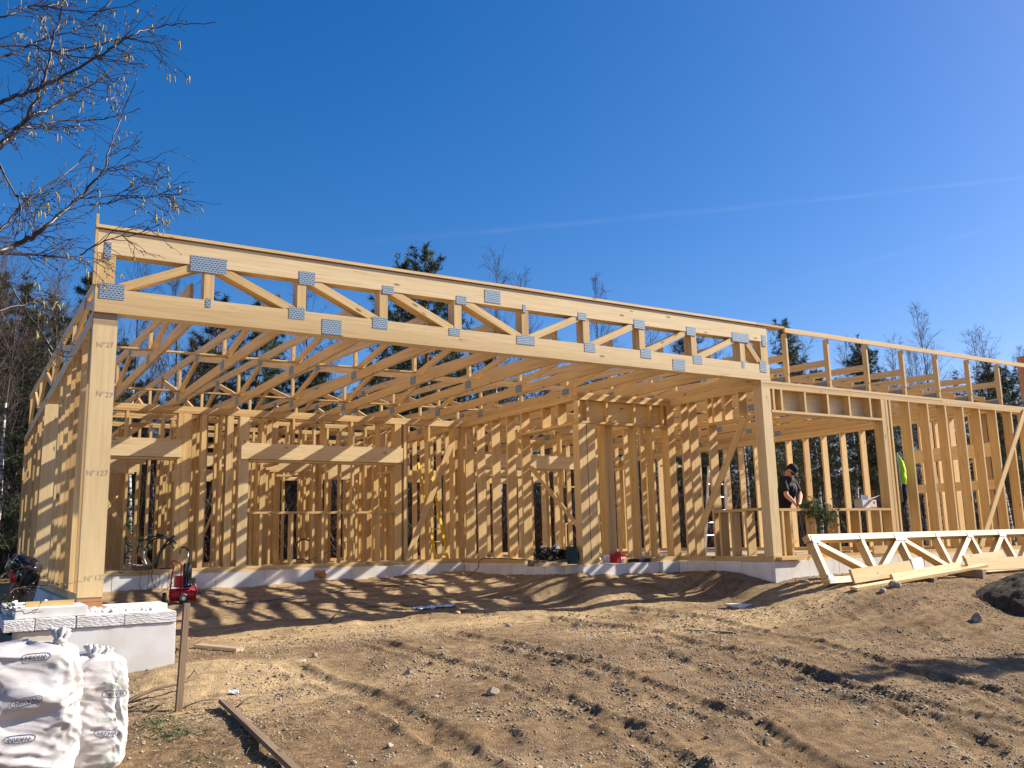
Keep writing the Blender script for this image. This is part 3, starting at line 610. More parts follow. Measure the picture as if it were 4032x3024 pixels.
for kind, px, py, D, lab, var in [
    ('pine', 1672, 1000, 31, 'tallest dark pine rising above the long girder near its middle', 0), ('pine', 1560, 1045, 33, 'pine just left of the tallest pine behind the girder', 1),
    ('birch', 1945, 1008, 34, 'bare birch whose top shows above the girder right of the tall pines', 0), ('birch', 2010, 1080, 37, 'lower bare birch right beside the birch above the girder', 1),
    ('birch', 2345, 1100, 36, 'bare birch crown showing alone above the right half of the girder', 2), ('pine', 1830, 1180, 34, 'pine seen through the middle webs of the girder', 2),
    ('spruce', 1010, 1170, 30, 'spruce seen through the girder webs left of the middle', 0), ('birch', 1240, 1050, 33, 'thin birch seen through the left webs of the girder', 1),
    ('pine', 850, 1190, 31, 'pine filling the second girder panel from the left', 1), ('birch', 700, 950, 27, 'tall birch rising behind the left end of the girder', 0),
    ('birch', 560, 980, 26, 'birch with white stem behind the first girder panel', 2), ('pine', 3055, 1285, 27, 'dark pine framed between the girder end and the first parapet post', 2),
    ('pine', 3130, 1390, 29, 'small pine right of the first parapet post', 0), ('birch', 3180, 1320, 35, 'thin bare birch between the first two parapet posts', 1),
    ('birch', 3320, 1330, 36, 'thin bare birch between the second and third parapet posts', 2), ('pine', 3380, 1350, 30, 'pine behind the third parapet post', 1),
    ('pine', 3430, 1385, 30, 'pine immediately right of the third parapet post', 2), ('birch', 3510, 1330, 37, 'slender birch left of the fourth parapet post', 0),
    ('birch', 3622, 1205, 33, 'tallest bare birch above the wing parapet', 2), ('birch', 3570, 1380, 38, 'short birch behind the fourth parapet post', 1),
    ('birch', 3790, 1305, 35, 'narrow birch left of the second-last parapet post', 1), ('birch', 3885, 1300, 34, 'birch above the parapet at the right end', 0),
    ('pine', 3880, 1440, 31, 'pine low behind the last parapet posts', 0), ('pine', 3960, 1450, 32, 'rightmost pine behind the parapet', 1), ('birch', 4000, 1370, 36, 'rightmost bare birch behind the parapet', 2),
    ('spruce', 345, 1075, 24, 'spruce directly left of the tall corner post', 1), ('spruce', 110, 1095, 27, 'big spruce at the left edge of the photo', 0), ('birch', 10, 940, 22, 'birch at the far left edge', 2),
    ('birch', 265, 960, 25, 'white birch stem left of the house between the two spruces', 1), ('pine', 215, 1190, 27, 'pine between the two left spruces', 1), ('birch', 60, 1030, 21, 'thin birch at the left edge behind the black sack', 1),
    ('birch', 2900, 1330, 36, 'birch behind the right end of the girder', 0), ('pine', 2700, 1300, 34, 'pine behind the last large girder panel', 0), ('birch', 2560, 1250, 36, 'birch behind the fourth-last girder panel', 1)]:
    plant_top(kind, px, py, D, lab, var)
# rows of forest behind
G = 'trees of the forest behind the house'
REG = ['the black sack left of the house', 'the left house wall', 'the tall left corner post', 'the left doorway', 'the wide terrace window', 'the yellow ladder', 'the terrace side wall', 'the terrace corner post', 'the wing end wall', 'the carpenter', 'the wing window', 'the work jacket', 'the long wing brace', 'the right edge of the wing']
cnt = {'pine': 0, 'spruce': 0, 'birch': 0}
for row, (D, n) in enumerate(((28, 26), (33, 26), (39, 28), (46, 28))):
    for k in range(n):
        px = -400+4900*(k+rnd.uniform(.1, .9))/n; kind = rnd.choices(['pine', 'spruce', 'birch'], ((4, 3, 5) if row < 2 else (4, 4, 3)) if px > 500 else (2, 1, 7))[0]
        top = {0: 1500, 1: 1440, 2: 1390, 3: 1370}[row]+rnd.uniform(-60, 110)-(0 if px > 500 else 330*(1-px/700))
        top += .03*(px-1500) if px > 500 else 0
        if kind == 'birch': top -= 110
        p = CAM+ray(px, top)*(D*rnd.uniform(.95, 1.05))
        if p[1] < 14.8 and p[0] > -1.2: continue
        lab_ = ('%s %s, %s forest row behind %s' % (('short', 'medium', 'tall')[k % 3], {'pine': 'green pine', 'spruce': 'dark spruce', 'birch': 'bare birch'}[kind], ('first', 'second', 'third', 'last')[row], REG[min(len(REG)-1, max(0, int((px+400)/4900*len(REG))))]))
        t = plant(kind, p[0], p[1], max(4., p[2]+.35), lab_, 'forest '+kind+' trees')
# spruce out of frame on the right whose shade lies on the ground
plant('spruce', 13.9, -6.55, 5.2, 'spruce just outside the right edge whose shade falls on the ground', None, 1, -.9)
plant('pine', 15.5, -6.75, 5.6, 'pine outside the right edge between two spruces', None, 1, -.9)
plant('spruce', 17.2, -7.1, 6.4, 'second spruce outside the right edge beside the dark soil', None, 0, -.9)
# far wood read as one mass
rng = np.random.default_rng(5); _, _, (fv, ff) = pine_geo(31, 10., .30, True); _, _, (gv, gf) = pine_geo(32, 10., .32, False)
vs_ = []; fs_ = []; o_ = 0
for k in range(230):
    px = -700+5500*(k+rng.uniform())/230; D = rng.uniform(50, 66); p = CAM+ray(px, 1900)*D; h = rng.uniform(.78, 1.02)
    if px < 400: h *= 1.25
    a = rng.uniform(0, 6.28); R_ = np.array([[math.cos(a), -math.sin(a), 0], [math.sin(a), math.cos(a), 0], [0, 0, 1]])*np.array([[1.5], [1.5], [1.]])
    v0, f0 = ((fv, ff), (gv, gf))[k % 2]; vs_.append((v0*h) @ R_.T+V3(p[0], p[1], -.4)); fs_.append(f0+o_); o_ += len(v0)
tag(npmesh('far_wood', np.concatenate(vs_), np.concatenate(fs_), M_needle), 'dark mass of far conifers closing the view behind the house', 'woodland', kind='stuff')
# brush under the trees
bm_ = []; bf = []; nB = 70000
px = rng.uniform(-500, 4500, nB); D = rng.uniform(25, 50, nB); dirs = np.array([ray(a, 1900) for a in px]); P = CAM+dirs*D[:, None]; P[:, 2] = -.35
keep = (P[:, 1] > 14.5) | (P[:, 0] < -2.2); P = P[keep]; n = len(P)
d = rng.normal(size=(n, 3))*V3(.55, .55, 0)+V3(0, 0, 1); d /= np.linalg.norm(d, axis=1, keepdims=True); Lh = rng.uniform(.6, 4.4, n)[:, None]
s = np.cross(d, rng.normal(size=(n, 3))); s /= np.linalg.norm(s, axis=1, keepdims=True); P = P+V3(0, 0, 1)*rng.uniform(0, 1.6, n)[:, None]*(rng.random(n) < .5)[:, None]
vv = np.stack([P-s*.013, P+s*.013, P+d*Lh], 1).reshape(-1, 3)
tag(npmesh('brushwood', vv, np.arange(len(vv)).reshape(-1, 3), M_twig), 'tangle of bare brown brushwood under the forest trees', 'undergrowth', kind='stuff')
# ------------------------------------------------------------------ things on site
def zc(x, y): return (3032+x*.4521, 1700+y*.4521)
def zd(x, y): return (x*.54249, 2150+y*.54249)
def ze(x, y): return (2900+x*.5425, 1400+y*.5425)
def zp(x, y): return (500+x*.211, 2050+y*.211)
def zt(x, y): return (2050+x*.2486, 2080+y*.2486)
def z3(x, y): return (1100+x*.678, 2150+y*.678)
def z4(x, y): return (2500+x*.6926, 2150+y*.6926)
def G(p, dz=0.): g = Gd(*p); g[2] = GZ(g[0], g[1])+dz; return g
def single(mb, name, mats, label, cat, group=None, smooth=False, **k): return tag(part(mb, name, mats, None, smooth), label, cat, group)
# foam blocks in front of the left corner
def slab(x0, x1, y0, y1, z0, z1, M, label, rough=0):
    bm = bmesh.new(); bmesh.ops.create_cube(bm, size=1); bmesh.ops.scale(bm, vec=(x1-x0, y1-y0, z1-z0), verts=bm.verts)
    bmesh.ops.bevel(bm, geom=list(bm.edges), offset=.006, segments=2, affect='EDGES')
    if rough:
        bmesh.ops.subdivide_edges(bm, edges=[e for e in bm.edges if e.calc_length() > .05], cuts=14, use_grid_fill=True)
        for v in bm.verts:
            if v.co.y < -(y1-y0)/2+.03: v.co.y += rnd.uniform(-1, 1)*.002
            if v.co.z > (z1-z0)/2-.01: v.co.z += rnd.uniform(-1, 1)*.003
    me = bpy.data.meshes.new('foam_slab'); bm.to_mesh(me); bm.free(); me.materials.append(M); o = link(me, 'foam_slab')
    o.location = ((x0+x1)/2, (y0+y1)/2, (z0+z1)/2); o.rotation_euler = (0, rnd.uniform(-.002, .002), rnd.uniform(-.006, .006)); return tag(o, label, 'foam block', 'foam blocks stacked at the left corner of the house')
slab(-.57, -.152, -.74, .15, -1.0, -.288, M_epsy, 'yellowed foam block at the bottom of the stack, left of the big plain white one')
slab(-.145, .865, -.745, .20, -1.0, -.286, M_eps, 'biggest plain white foam block, bottom right of the stack')
slab(-.69, -.43, -.77, .5, -.283, -.172, M_epsr, 'short rough-edged foam slab at the left end of the middle course', 1)
slab(-.425, -.075, -.765, .5, -.283, -.170, M_epsr, 'rough-edged foam slab second from left in the middle course', 1)
slab(-.07, .365, -.76, .5, -.283, -.171, M_epsr, 'rough-edged foam slab third from left in the middle course', 1)
slab(.37, .865, -.76, .5, -.283, -.173, M_epsr, 'rough-edged foam slab at the right end of the middle course', 1)
slab(-.60, .03, -.71, -.10, -.169, -.072, M_eps, 'smooth white foam slab on top of the stack carrying a short board')
slab(-.66, -.03, -.09, .9, -.169, -.090, M_eps, 'foam slab behind the top slab beside the left house wall')
slab(.33, .96, .25, .75, -.27, -.150, M_eps, 'foam slab right of the corner post lying behind the stack')
mb = MB(); mb.box(-.50, -.07, -.48, -.40, -.071, -.025, 0); single(mb, 'offcut', M_wood, 'short pale board offcut lying on the top foam slab', 'offcut')
mb = MB()
for k in range(26):
    a = V3(rnd.uniform(.02, .75), rnd.uniform(-.5, -.03), -.165); r_ = rnd.uniform(.012, .045)
    mb.tube([a, a+V3(r_, r_*.5, r_*.3), a+V3(r_*1.6, 0, .0)], [r_*.7, r_, r_*.4], 6)
for k in range(12):
    a = V3(rnd.uniform(-.6, -.1), rnd.uniform(.0, .9), -.085); r_ = rnd.uniform(.01, .03); mb.tube([a, a+V3(r_, r_, r_*.3)], [r_, r_*.7], 5)
tag(part(mb, 'foam_crumbs', M_epsr, None), 'broken white foam crumbs around the foot of the corner post', 'foam crumbs', kind='stuff')
# sacks
def sack_mat():
    M = mat('woven_white_sack', (0.52, 0.49, 0.475), 0.55, 0.35); q = N(M); o = objc(q)
    n = q.noise(o, 5, 5, .65); c = q.ramp(n, [(0.3, (0.40, 0.36, 0.34)), (0.5, (0.52, 0.49, 0.475)), (0.75, (0.58, 0.56, 0.545))])
    d = q.noise(o, 23, 4, .7); c = q.mix(q.ramp(d, [(0.64, (0, 0, 0)), (0.74, (.55, .55, .55))]), c, (0.30, 0.25, 0.20))
    gm = q.noise(o, 3.1, 1); c = q.mix(q.ramp(gm, [(0.60, (0, 0, 0)), (0.66, (.3, .3, .3))]), c, (0.46, 0.60, 0.46)); q.col(c)
    q.bump(q.noise(q.scale(o, (6, 6, 15)), 1.0, 3, .55), .30, .02); return M
M_sack = sack_mat()
def sack(cx, cy, wx, wy, h, seed, label, knots, logos, lean=0.):
    z0 = GZ(cx, cy)-.03; t = thing('rubble_sack', label, 'sack', (cx, cy, z0), 'white sacks in the bottom left corner')
    nu, nv = 150, 120; U, Vv = np.meshgrid(np.arange(nu)/nu*2*np.pi, np.linspace(0, 1, nv), indexing='ij')
    prof = np.interp(Vv, [0, .02, .08, .3, .55, .8, .92, .97, .99, 1], [.0, .84, .98, 1.01, .98, .95, .88, .62, .3, .0])
    cu, su = np.cos(U), np.sin(U); e = .62; sx = np.sign(cu)*np.abs(cu)**e; sy = np.sign(su)*np.abs(su)**e
    s_ = seed*17.3; wq = fbm(U*1.1+s_, Vv*3, 2, seed+30)*.9; fold = fbm(U*1.9+s_+Vv*3, Vv*4+s_, 2, seed)*.16+(.5-np.abs(fbm(U*1.1+wq*2+s_, Vv*6.5-U*1.3+wq, 2, seed+4))*2.6)*.085+(.5-np.abs(fbm(U*3+wq*3, Vv*13+U*2, 2, seed+6))*2.6)*.034
    fold *= np.clip(1.15-np.abs(U-np.pi)/np.pi, 0, 1)*0+1; blend = np.minimum(1, np.minimum(U, 2*np.pi-U)*3); fold *= blend
    r = prof*(1+fold*np.sin(np.clip(Vv*1.1, 0, 1)*np.pi)**.35)
    X = sx*r*wx/2+lean*Vv*h; Y = sy*r*wy/2; Z = h*(np.interp(Vv, [0, .02, .95, 1], [0, .0, .97, 1.0]))+fbm(U*1.2+s_, Vv*2, 2, seed+2)*.05*h*Vv*blend+.03*h*np.cos(U*2+seed)*Vv**3*prof
    v = np.stack([X+cx, Y+cy, Z+z0], -1).reshape(-1, 3); i, j = np.meshgrid(np.arange(nu), np.arange(nv-1), indexing='ij'); i = i.ravel(); j = j.ravel(); i2 = (i+1) % nu
    body = npmesh('sack_body', v, np.stack([i*nv+j, i2*nv+j, i2*nv+j+1, i*nv+j+1], 1), M_sack, t, smooth=True, k=4)
    for kx, ky, kz, s2 in knots:
        mb = MB(); c = V3(cx+kx, cy+ky, z0+kz); rg = random.Random(seed)
        for a in range(7):
            an = a*.9; mb.tube([c+V3(math.cos(an)*.045, math.sin(an)*.03, -.06)*s2, c+V3(math.cos(an)*.012, math.sin(an)*.01, .0)*s2, c+V3(math.cos(an+.5)*.05, math.sin(an)*.03, .05+rg.uniform(0, .03))*s2], [.022*s2, .012*s2, .016*s2], 7)
        mb.tube([c+V3(-.03, 0, 0)*s2, c+V3(0, -.025, .008)*s2, c+V3(.03, 0, 0)*s2], [.012*s2, .02*s2, .012*s2], 8)
        part(mb, 'tied_neck', M_sack, t, smooth=True)
    bpy.context.view_layer.update(); vv = [tuple(p) for p in v]; tree = BVHTree.FromPolygons(vv, [tuple(p.vertices) for p in body.data.polygons])
    for (lx, lz, sz, ang, s2, M, ring) in logos:
        me = text_mesh(s2, sz, 0); bm = bmesh.new(); bm.from_mesh(me)
        if ring:
            wr_, hr = sz*2.25, sz*.62; pts = []
            for k in range(28):
                a = 2*math.pi*k/28; ex = .45; pts.append((math.copysign(abs(math.cos(a))**ex, math.cos(a))*wr_, math.copysign(abs(math.sin(a))**.8, math.sin(a))*hr))
            o1 = [bm.verts.new((x, y, 0)) for x, y in pts]; o2 = [bm.verts.new((x*.955, y*.84, 0)) for x, y in pts]
            for k in range(28): bm.faces.new((o1[k], o1[(k+1) % 28], o2[(k+1) % 28], o2[k]))
        bmesh.ops.triangulate(bm, faces=bm.faces)
        for _ in range(2): bmesh.ops.subdivide_edges(bm, edges=[e_ for e_ in bm.edges if e_.calc_length() > .007], cuts=1)
        bmesh.ops.triangulate(bm, faces=bm.faces); O = Vector((cx+lx, cy-1.5, z0+lz)); rt = Matrix.Rotation(ang, 4, 'Y')
        for v_ in bm.verts:
            P = O+rt @ Vector((v_.co.x, 0, v_.co.y)); hit = tree.ray_cast(P, Vector((0, 1, 0)))
            v_.co = Vector((P.x, hit[0].y-.0035 if hit[0] else cy-wy/2, P.z))-Vector((cx, cy, z0))
        me2 = bpy.data.meshes.new('lettering'); bm.to_mesh(me2); bm.free(); me2.materials.append(M); link(me2, 'printed_lettering', t)
    return t
PI = math.pi
sack(-.235, -3.78, .40, .34, .74, 3, 'smaller right-hand white rubble sack with a rolled top standing upright', [(-.03, -.03, .72, 1.1), (.05, 0, .72, .8)],
     [(.10, .475, .036, PI+.10, 'WAVIN', M_ink, 1), (.06, .235, .036, PI+.12, 'WAVIN', M_ink, 1), (.08, .56, .035, PI+.05, 'BUZIN', M_green, 0), (.07, .52, .035, PI+.05, 'GOBZI', M_green, 0), (.07, .32, .035, .06, 'BUZINAS', M_green, 0)])
sack(-.70, -4.02, .66, .5, .87, 5, 'larger left-hand white rubble sack slumping over, cut by the left edge of the photo', [(.20, -.05, .87, 1.1)],
     [(.06, .80, .036, PI-.02, 'WAVIN', M_ink, 1), (.02, .55, .038, PI-.16, 'WAVIN', M_ink, 1), (.0, .335, .038, PI+.03, 'WAVIN', M_ink, 1), (-.02, .12, .05, .05, 'BUZINAS', M_green, 0)], .03)
# stake and loose boards in the foreground
b = G((700, 2798), -.12); mb = MB(); mb.board(b, b+V3(.045, .03, atY(720, 2376, b[1])[2]-b[2]), .047, .047, (1, .1, 0)); st = single(mb, 'stake', M_old, 'square wooden stake driven into the ground beside the sacks', 'stake')
M_dk = wood_mat('dark_weathered_plank', (0.20, 0.145, 0.095), (0.11, 0.075, 0.05), (0.05, 0.03, 0.02), 0.85, 0.2)
def plank(p, q_, wd, th, label, M=M_old, lift=.0, up=(0, 0, 1), roll=0, name='plank', group=None):
    d = q_-p; side = np.cross(d, up); side = side/np.linalg.norm(side)+V3(0, 0, roll)
    mb = MB(); mb.board(p+V3(0, 0, th/2+lift), q_+V3(0, 0, th/2+lift), wd, th, side); return single(mb, name, M, label, 'board', group)
pa = G((876, 2782)); pb = G((1140, 3040)); plank(pa, pb+(pb-pa)*.3, .075, .03, 'old brown plank lying at an angle in the foreground', M_dk, .035, roll=.3)
plank(G((781, 2552)), G((946, 2570)), .13, .035, 'short weathered board on the sand right of the foam stack', M_weath_shade, .0)
plank(G(z4(285, 470)), G(z4(560, 485)), .05, .015, 'thin grey lath lying flat in the dirt at the middle right', M_weath_shade)
G_B = 'loose timbers in front of the wing'
def wallboard(p, q_, h, th, label, lean=.25, M=M_wood):
    u = V3(0, lean, 1); u /= np.linalg.norm(u); mb = MB(); mb.board(p+u*h/2, q_+u*h/2, h, th, u); return single(mb, 'plank', M, label, 'board', G_B)
# leaning truss
tr = thing('leaning_truss', 'spare timber truss leaning on edge against the footing of the wing', 'truss', (10.6, -.9, -.4))
def TP_(x, h): k = h/.66; return V3(x, -.92+.30*k, -.31+.67*k)
nrm = np.cross((1, 0, 0), TP_(0, 1)-TP_(0, 0)); nrm /= np.linalg.norm(nrm); upv = TP_(0, 1)-TP_(0, 0)
def tm(a, b_, wd, name, th=.045, M=M_wood, off=0): mb = MB(); mb.board(TP_(*a)+nrm*off, TP_(*b_)+nrm*off, wd, th, upv if abs(a[0]-b_[0]) > .05 else (1, 0, 0)); part(mb, name, M, tr)
mb = MB(); mb.board(TP_(10.63, .66), TP_(18.4, .66), .105, .14, upv); part(mb, 'top_chord', M_wood, tr)
mb = MB(); mb.board(TP_(10.66, .0), TP_(18.4, .0), .105, .14, upv); part(mb, 'bottom_chord', M_wood, tr)
for a, b_ in (((10.71, .055), (10.71, .60)), ((10.80, .58), (11.85, .08)), ((11.93, .60), (11.93, .06)), ((12.02, .08), (12.9, .58)), ((12.97, .60), (12.97, .06)), ((13.05, .58), (13.98, .08)), ((14.05, .6), (14.05, .06)), ((14.13, .08), (15.0, .58)), ((15.1, .6), (15.1, .06)), ((15.2, .08), (16.08, .58)), ((16.16, .6), (16.16, .06)), ((16.25, .08), (17.15, .58)), ((17.2, .6), (17.2, .06))):
    tm(a, b_, .085, 'web', .135)
nc = V3(*nrm)*(1 if nrm[1] < 0 else -1)
for x, h, w_, hh in ((10.76, .63, .18, .13), (11.93, .64, .1, .1), (12.97, .63, .32, .14), (14.05, .64, .1, .1), (15.05, .63, .16, .12), (16.12, .63, .22, .12), (10.74, .03, .13, .13), (17.2, .63, .18, .12)):
    c = TP_(x, h)+nc*.0735; mb = MB(); mb.board(c-V3(w_/2, 0, 0), c+V3(w_/2, 0, 0), hh, .002, upv, jit=0); part(mb, 'nail_plate', M_plate, tr)
wallboard(V3(10.97, -1.20, -.345), V3(12.72, -1.12, -.255), .225, .05, 'wide scribbled board standing against the spare truss', .25)
wallboard(V3(11.78, -1.32, -.325), V3(13.75, -1.25, -.20), .10, .05, 'narrow board propped in front of the wide scribbled board', .35)
mb = MB(); mb.board((10.67, -1.42, -.40), (14.45, -1.28, -.185), .13, .045, (0, 1, .12)); single(mb, 'plank', M_wood, 'longest flat board lying on the dirt in front of the spare truss', 'board', G_B)
wallboard(V3(14.08, -1.20, -.27), V3(17.6, -1.16, -.31), .225, .05, 'wide board standing on edge at the right end of the timber pile', .25)
wallboard(V3(14.15, -1.10, -.10), V3(15.35, -1.08, -.055), .10, .05, 'short board behind the wide right-hand board of the pile', .25)
mb = MB(); mb.board((12.62, -1.10, -.12), (12.95, -1.08, -.10), .22, .045, (.15, .2, 1)); single(mb, 'foam_offcut', M_eps, 'slanted white foam piece beside the wide scribbled board', 'foam block')
for x in (11.2, 12.6, 14.0): mb = MB(); mb.box(x, x+.09, -1.5, -1.05, GZ(x, -1.3)-.05, -.425+.057*(x-10.67)-.0, 1); single(mb, 'bearer', M_weath_shade, {11.2: 'left', 12.6: 'middle', 14.0: 'right'}[x]+' short bearer under the longest flat board', 'bearer')
mb = MB(); a = G(z4(580, 240)); mb.box(a[0], a[0]+.75, a[1]-.05, a[1]+.3, a[2]-.02, a[2]+.05); single(mb, 'foam_offcut', M_eps, 'white foam offcut half buried under the wing corner', 'foam block')
# stones
M_stone = mat('fieldstone', (0.34, 0.28, 0.22), 0.85); q = N(M_stone); q.col(q.ramp(q.noise(objc(q), 9, 5), [(0.35, (0.22, 0.175, 0.135)), (0.6, (0.42, 0.35, 0.27))])); q.bump(q.noise(objc(q), 40, 4), .5, .01)
M_stonel = mat('pale_stone', (0.36, 0.295, 0.215), 0.85)
def stone(p, r, label, M=M_stone, flat=.6, ang=0.):
    bm = bmesh.new(); bmesh.ops.create_icosphere(bm, subdivisions=3, radius=1); sd = rnd.uniform(0, 50)
    r *= .72
    for v in bm.verts:
        c = v.co; n_ = float(fbm(np.array([c.x*1.3+sd]), np.array([c.y*1.3+c.z*.9]), 3, 3)[0]); v.co = c*(1+.35*n_)
        if ang:
            for pl in ((.6, .3, .5), (-.5, .6, .5), (.1, -.7, .5)):
                P_ = Vector(pl).normalized(); e_ = v.co.dot(P_)-.62
                if e_ > 0: v.co -= P_*e_
    bmesh.ops.scale(bm, vec=(r, r*.8, r*flat), verts=bm.verts); me = bpy.data.meshes.new('stone'); bm.to_mesh(me); bm.free(); finish(me, M, not ang)
    o = link(me, 'stone'); o.location = (p[0], p[1], p[2]+r*flat*.45); o.rotation_euler = (0, 0, rnd.uniform(0, 6)); return tag(o, label, 'stone', 'stones on the site ground')
for p, r, lb, M, fl, an in ((zc(1090, 1370), .135, 'largest round boulder below the flat board at the right', M_stone, .75, 0), (zc(980, 1385), .09, 'smaller boulder left of the largest round boulder', M_stone, .7, 0), (zc(1310, 1290), .13, 'boulder peeping out under the loose boards', M_stone, .5, 0),
    (z3(1035, 403), .085, 'oblong pale stone at the edge of the long shade in the centre', M_stonel, .5, 0), (z3(205, 655), .05, 'round stone beside a flat slab stone at centre left', M_stone, .8, 0), (z3(120, 675), .11, 'flat pale slab stone at centre left', M_stonel, .25, 0),
    (z3(750, 735), .06, 'angular pale stone left of a cluster of pebbles in the centre', M_stonel, .8, 1), (z3(885, 740), .05, 'angular stone in the pebble cluster in the centre', M_stone, .8, 1), (z3(1240, 885), .085, 'sharp wedge-shaped stone in the middle foreground', M_stonel, .7, 1),
    (z3(1325, 388), .05, 'small round stone at the shade edge right of centre', M_stone, .8, 0), (z3(1330, 460), .06, 'brown stone just below the shade edge right of centre', M_stone, .7, 0), (z3(1730, 455), .07, 'pointed stone in front of the red packaging', M_stone, .8, 1), (z3(1870, 655), .055, 'small pointed stone among the wheel ruts', M_stonel, .9, 1),
    (z3(2085, 370), .06, 'dark stone below the wing corner', M_stone, .6, 1), (z3(830, 605), .04, 'small pale pebble stone in the middle ground', M_stonel, .5, 0), (z3(940, 605), .045, 'flat brown pebble stone in the middle ground', M_stone, .5, 0), (z4(1945, 420), .12, 'reddish clod-like stone at the right near the tree shade', M_stone, .9, 1),
    (z4(985, 340), .08, 'broad stone between the ruts and the loose boards', M_stone, .6, 0), (z4(790, 295), .05, 'pale stone near the foam offcut', M_stonel, .6, 0), (z3(1500, 1275), .04, 'pale stone at the bottom edge of the photo', M_stonel, .6, 0), (z3(430, 1245), .04, 'pale stone near the old plank end', M_stonel, .6, 0), (z3(905, 885), .05, 'pale flat stone left of the wedge-shaped stone', M_stonel, .4, 0),
    ((640, 2425+188), .05, 'small stone beside the stake', M_stonel, .6, 0), (z3(640, 1140), .04, 'light pebble stone low in the left foreground', M_stonel, .7, 1)): stone(G(p), r, lb, M, fl, an)
# gravel, clods
def scatter(name, n, xr, yr, r0, r1, M, label, cat, seed, dens=None):
    rg = np.random.default_rng(seed); base = np.array([(1, 0, 0), (-1, 0, 0), (0, 1, 0), (0, -1, 0), (0, 0, 1), (0, 0, -1)], float); F = np.array([(0, 2, 4), (2, 1, 4), (1, 3, 4), (3, 0, 4), (2, 0, 5), (1, 2, 5), (3, 1, 5), (0, 3, 5)])
    x = rg.uniform(*xr, n); y = yr[0]+(yr[1]-yr[0])*rg.random(n)**1.25
    k = (fbm(x*1.3, y*1.3, 3, 40)+rg.normal(0, .25, n)+(1.2*rut_mask(x, y) if dens else 0)) > (-.05 if not dens else .35); x = x[k]; y = y[k]; n = len(x); z = full_h(x, y)
    r = r0*(r1/r0)**(rg.random(n)**2.2); v = base[None]*rg.uniform(.55, 1.3, (n, 6, 1))*V3(1, 1, .62); a = rg.uniform(0, 6.28, n); c, s = np.cos(a), np.sin(a)
    X = v[..., 0]*c[:, None]-v[..., 1]*s[:, None]; Y = v[..., 0]*s[:, None]+v[..., 1]*c[:, None]; P = np.stack([X*r[:, None]+x[:, None], Y*r[:, None]+y[:, None], v[..., 2]*r[:, None]+(z+r*.15)[:, None]], -1)
    f = (F[None]+(np.arange(n)*6)[:, None, None]).reshape(-1, 3); tag(npmesh(name, P.reshape(-1, 3), f, M), label, cat, kind='stuff')
M_clod = mat('soil_clod', (0.20, 0.145, 0.092), 0.95)
M_grav = mat('pebble', (0.38, 0.31, 0.235), 0.85); q = N(M_grav); q.col(q.ramp(q.noise(objc(q), 3.5, 2), [(0.3, (0.25, 0.19, 0.135)), (0.55, (0.36, 0.285, 0.205)), (0.72, (0.52, 0.45, 0.36))]))
scatter('gravel', 110000, (-2, 13), (-7.2, .4), .004, .019, M_grav, 'pale gravel strewn all over the bare ground', 'gravel', 1)
scatter('soil_crumbs', 90000, (-2, 14), (-7.2, 1.5), .005, .026, M_clod, 'dark crumbs of soil thrown up along the wheel ruts', 'soil', 2, True)
# dark soil heap at the right edge
cx, cy = G((4330, 2400))[:2]; nx = 90; xs = np.linspace(-2.2, 2.2, nx); Xh, Yh = np.meshgrid(xs, xs, indexing='ij'); rr = np.hypot(Xh/1.9, Yh/1.5)
Zh = .70*np.clip(1-rr, 0, 1)**.7*(1+.3*fbm(Xh*2+9, Yh*2, 3, 4))+.13*fbm(Xh*6, Yh*6, 4, 12)*np.clip(1.15-rr, 0, 1)+.07*np.abs(fbm(Xh*16, Yh*16, 3, 13))*np.clip(1.15-rr, 0, 1); Zb = full_h(Xh+cx, Yh+cy); Zh = np.where(rr > 1.05, -.06, Zh)
i = (np.arange(nx-1)[:, None]*nx+np.arange(nx-1)[None]).ravel(); M_soil = mat('dark_topsoil', (0.055, 0.040, 0.030), 0.95); q = N(M_soil); q.col(q.ramp(q.noise(objc(q), 14, 5, .7), [(0.35, (0.028, 0.020, 0.014)), (0.65, (0.10, 0.072, 0.048))])); q.bump(q.noise(objc(q), 20, 5, .7), 1, .05)
tag(npmesh('soil_heap', np.stack([Xh+cx, Yh+cy, Zb+Zh], -1).reshape(-1, 3), np.stack([i, i+nx, i+nx+1, i+1], 1), M_soil, k=4), 'heap of dark crumbly topsoil at the right edge', 'soil heap')
# sticks, dry litter, grass
M_stick = mat('dead_stick', (0.16, 0.11, 0.075), 0.9)
for a, b_, r, lb in (((880, 1160), (1440, 1025), .016, 'thickest dead stick rising to the right past the stake foot'), ((870, 1180), (1200, 1075), .007, 'thin stick arching left of the stake'), ((880, 1215), (1290, 1140), .008, 'stick lying along the ground left of the stake'), ((1100, 1215), (1330, 1100), .006, 'thin crossing twig at the stake foot'),
    ((1300, 1185), (1620, 1150), .006, 'thin stick right of the stake foot'), ((1720, 1165), (1890, 1120), .008, 'short dark stick right of the stake in the dirt'), ((1280, 730), (1420, 990), .006, 'upright curved twig behind the stake')):
    p, q_ = G(zd(*a), .01), G(zd(*b_), .03); m_ = (p+q_)/2+V3(rnd.uniform(-.03, .03), rnd.uniform(-.03, .03), .05); mb = MB(); mb.tube([p, (p+m_)/2+V3(0, 0, .01), m_, (m_+q_)/2+V3(.01, 0, .015), q_+V3(0, 0, .06 if r > .01 else .02)], [r, r, r*.85, r*.7, r*.5], 6); single(mb, 'stick', M_stick, lb, 'stick', 'dead sticks by the stake', True)
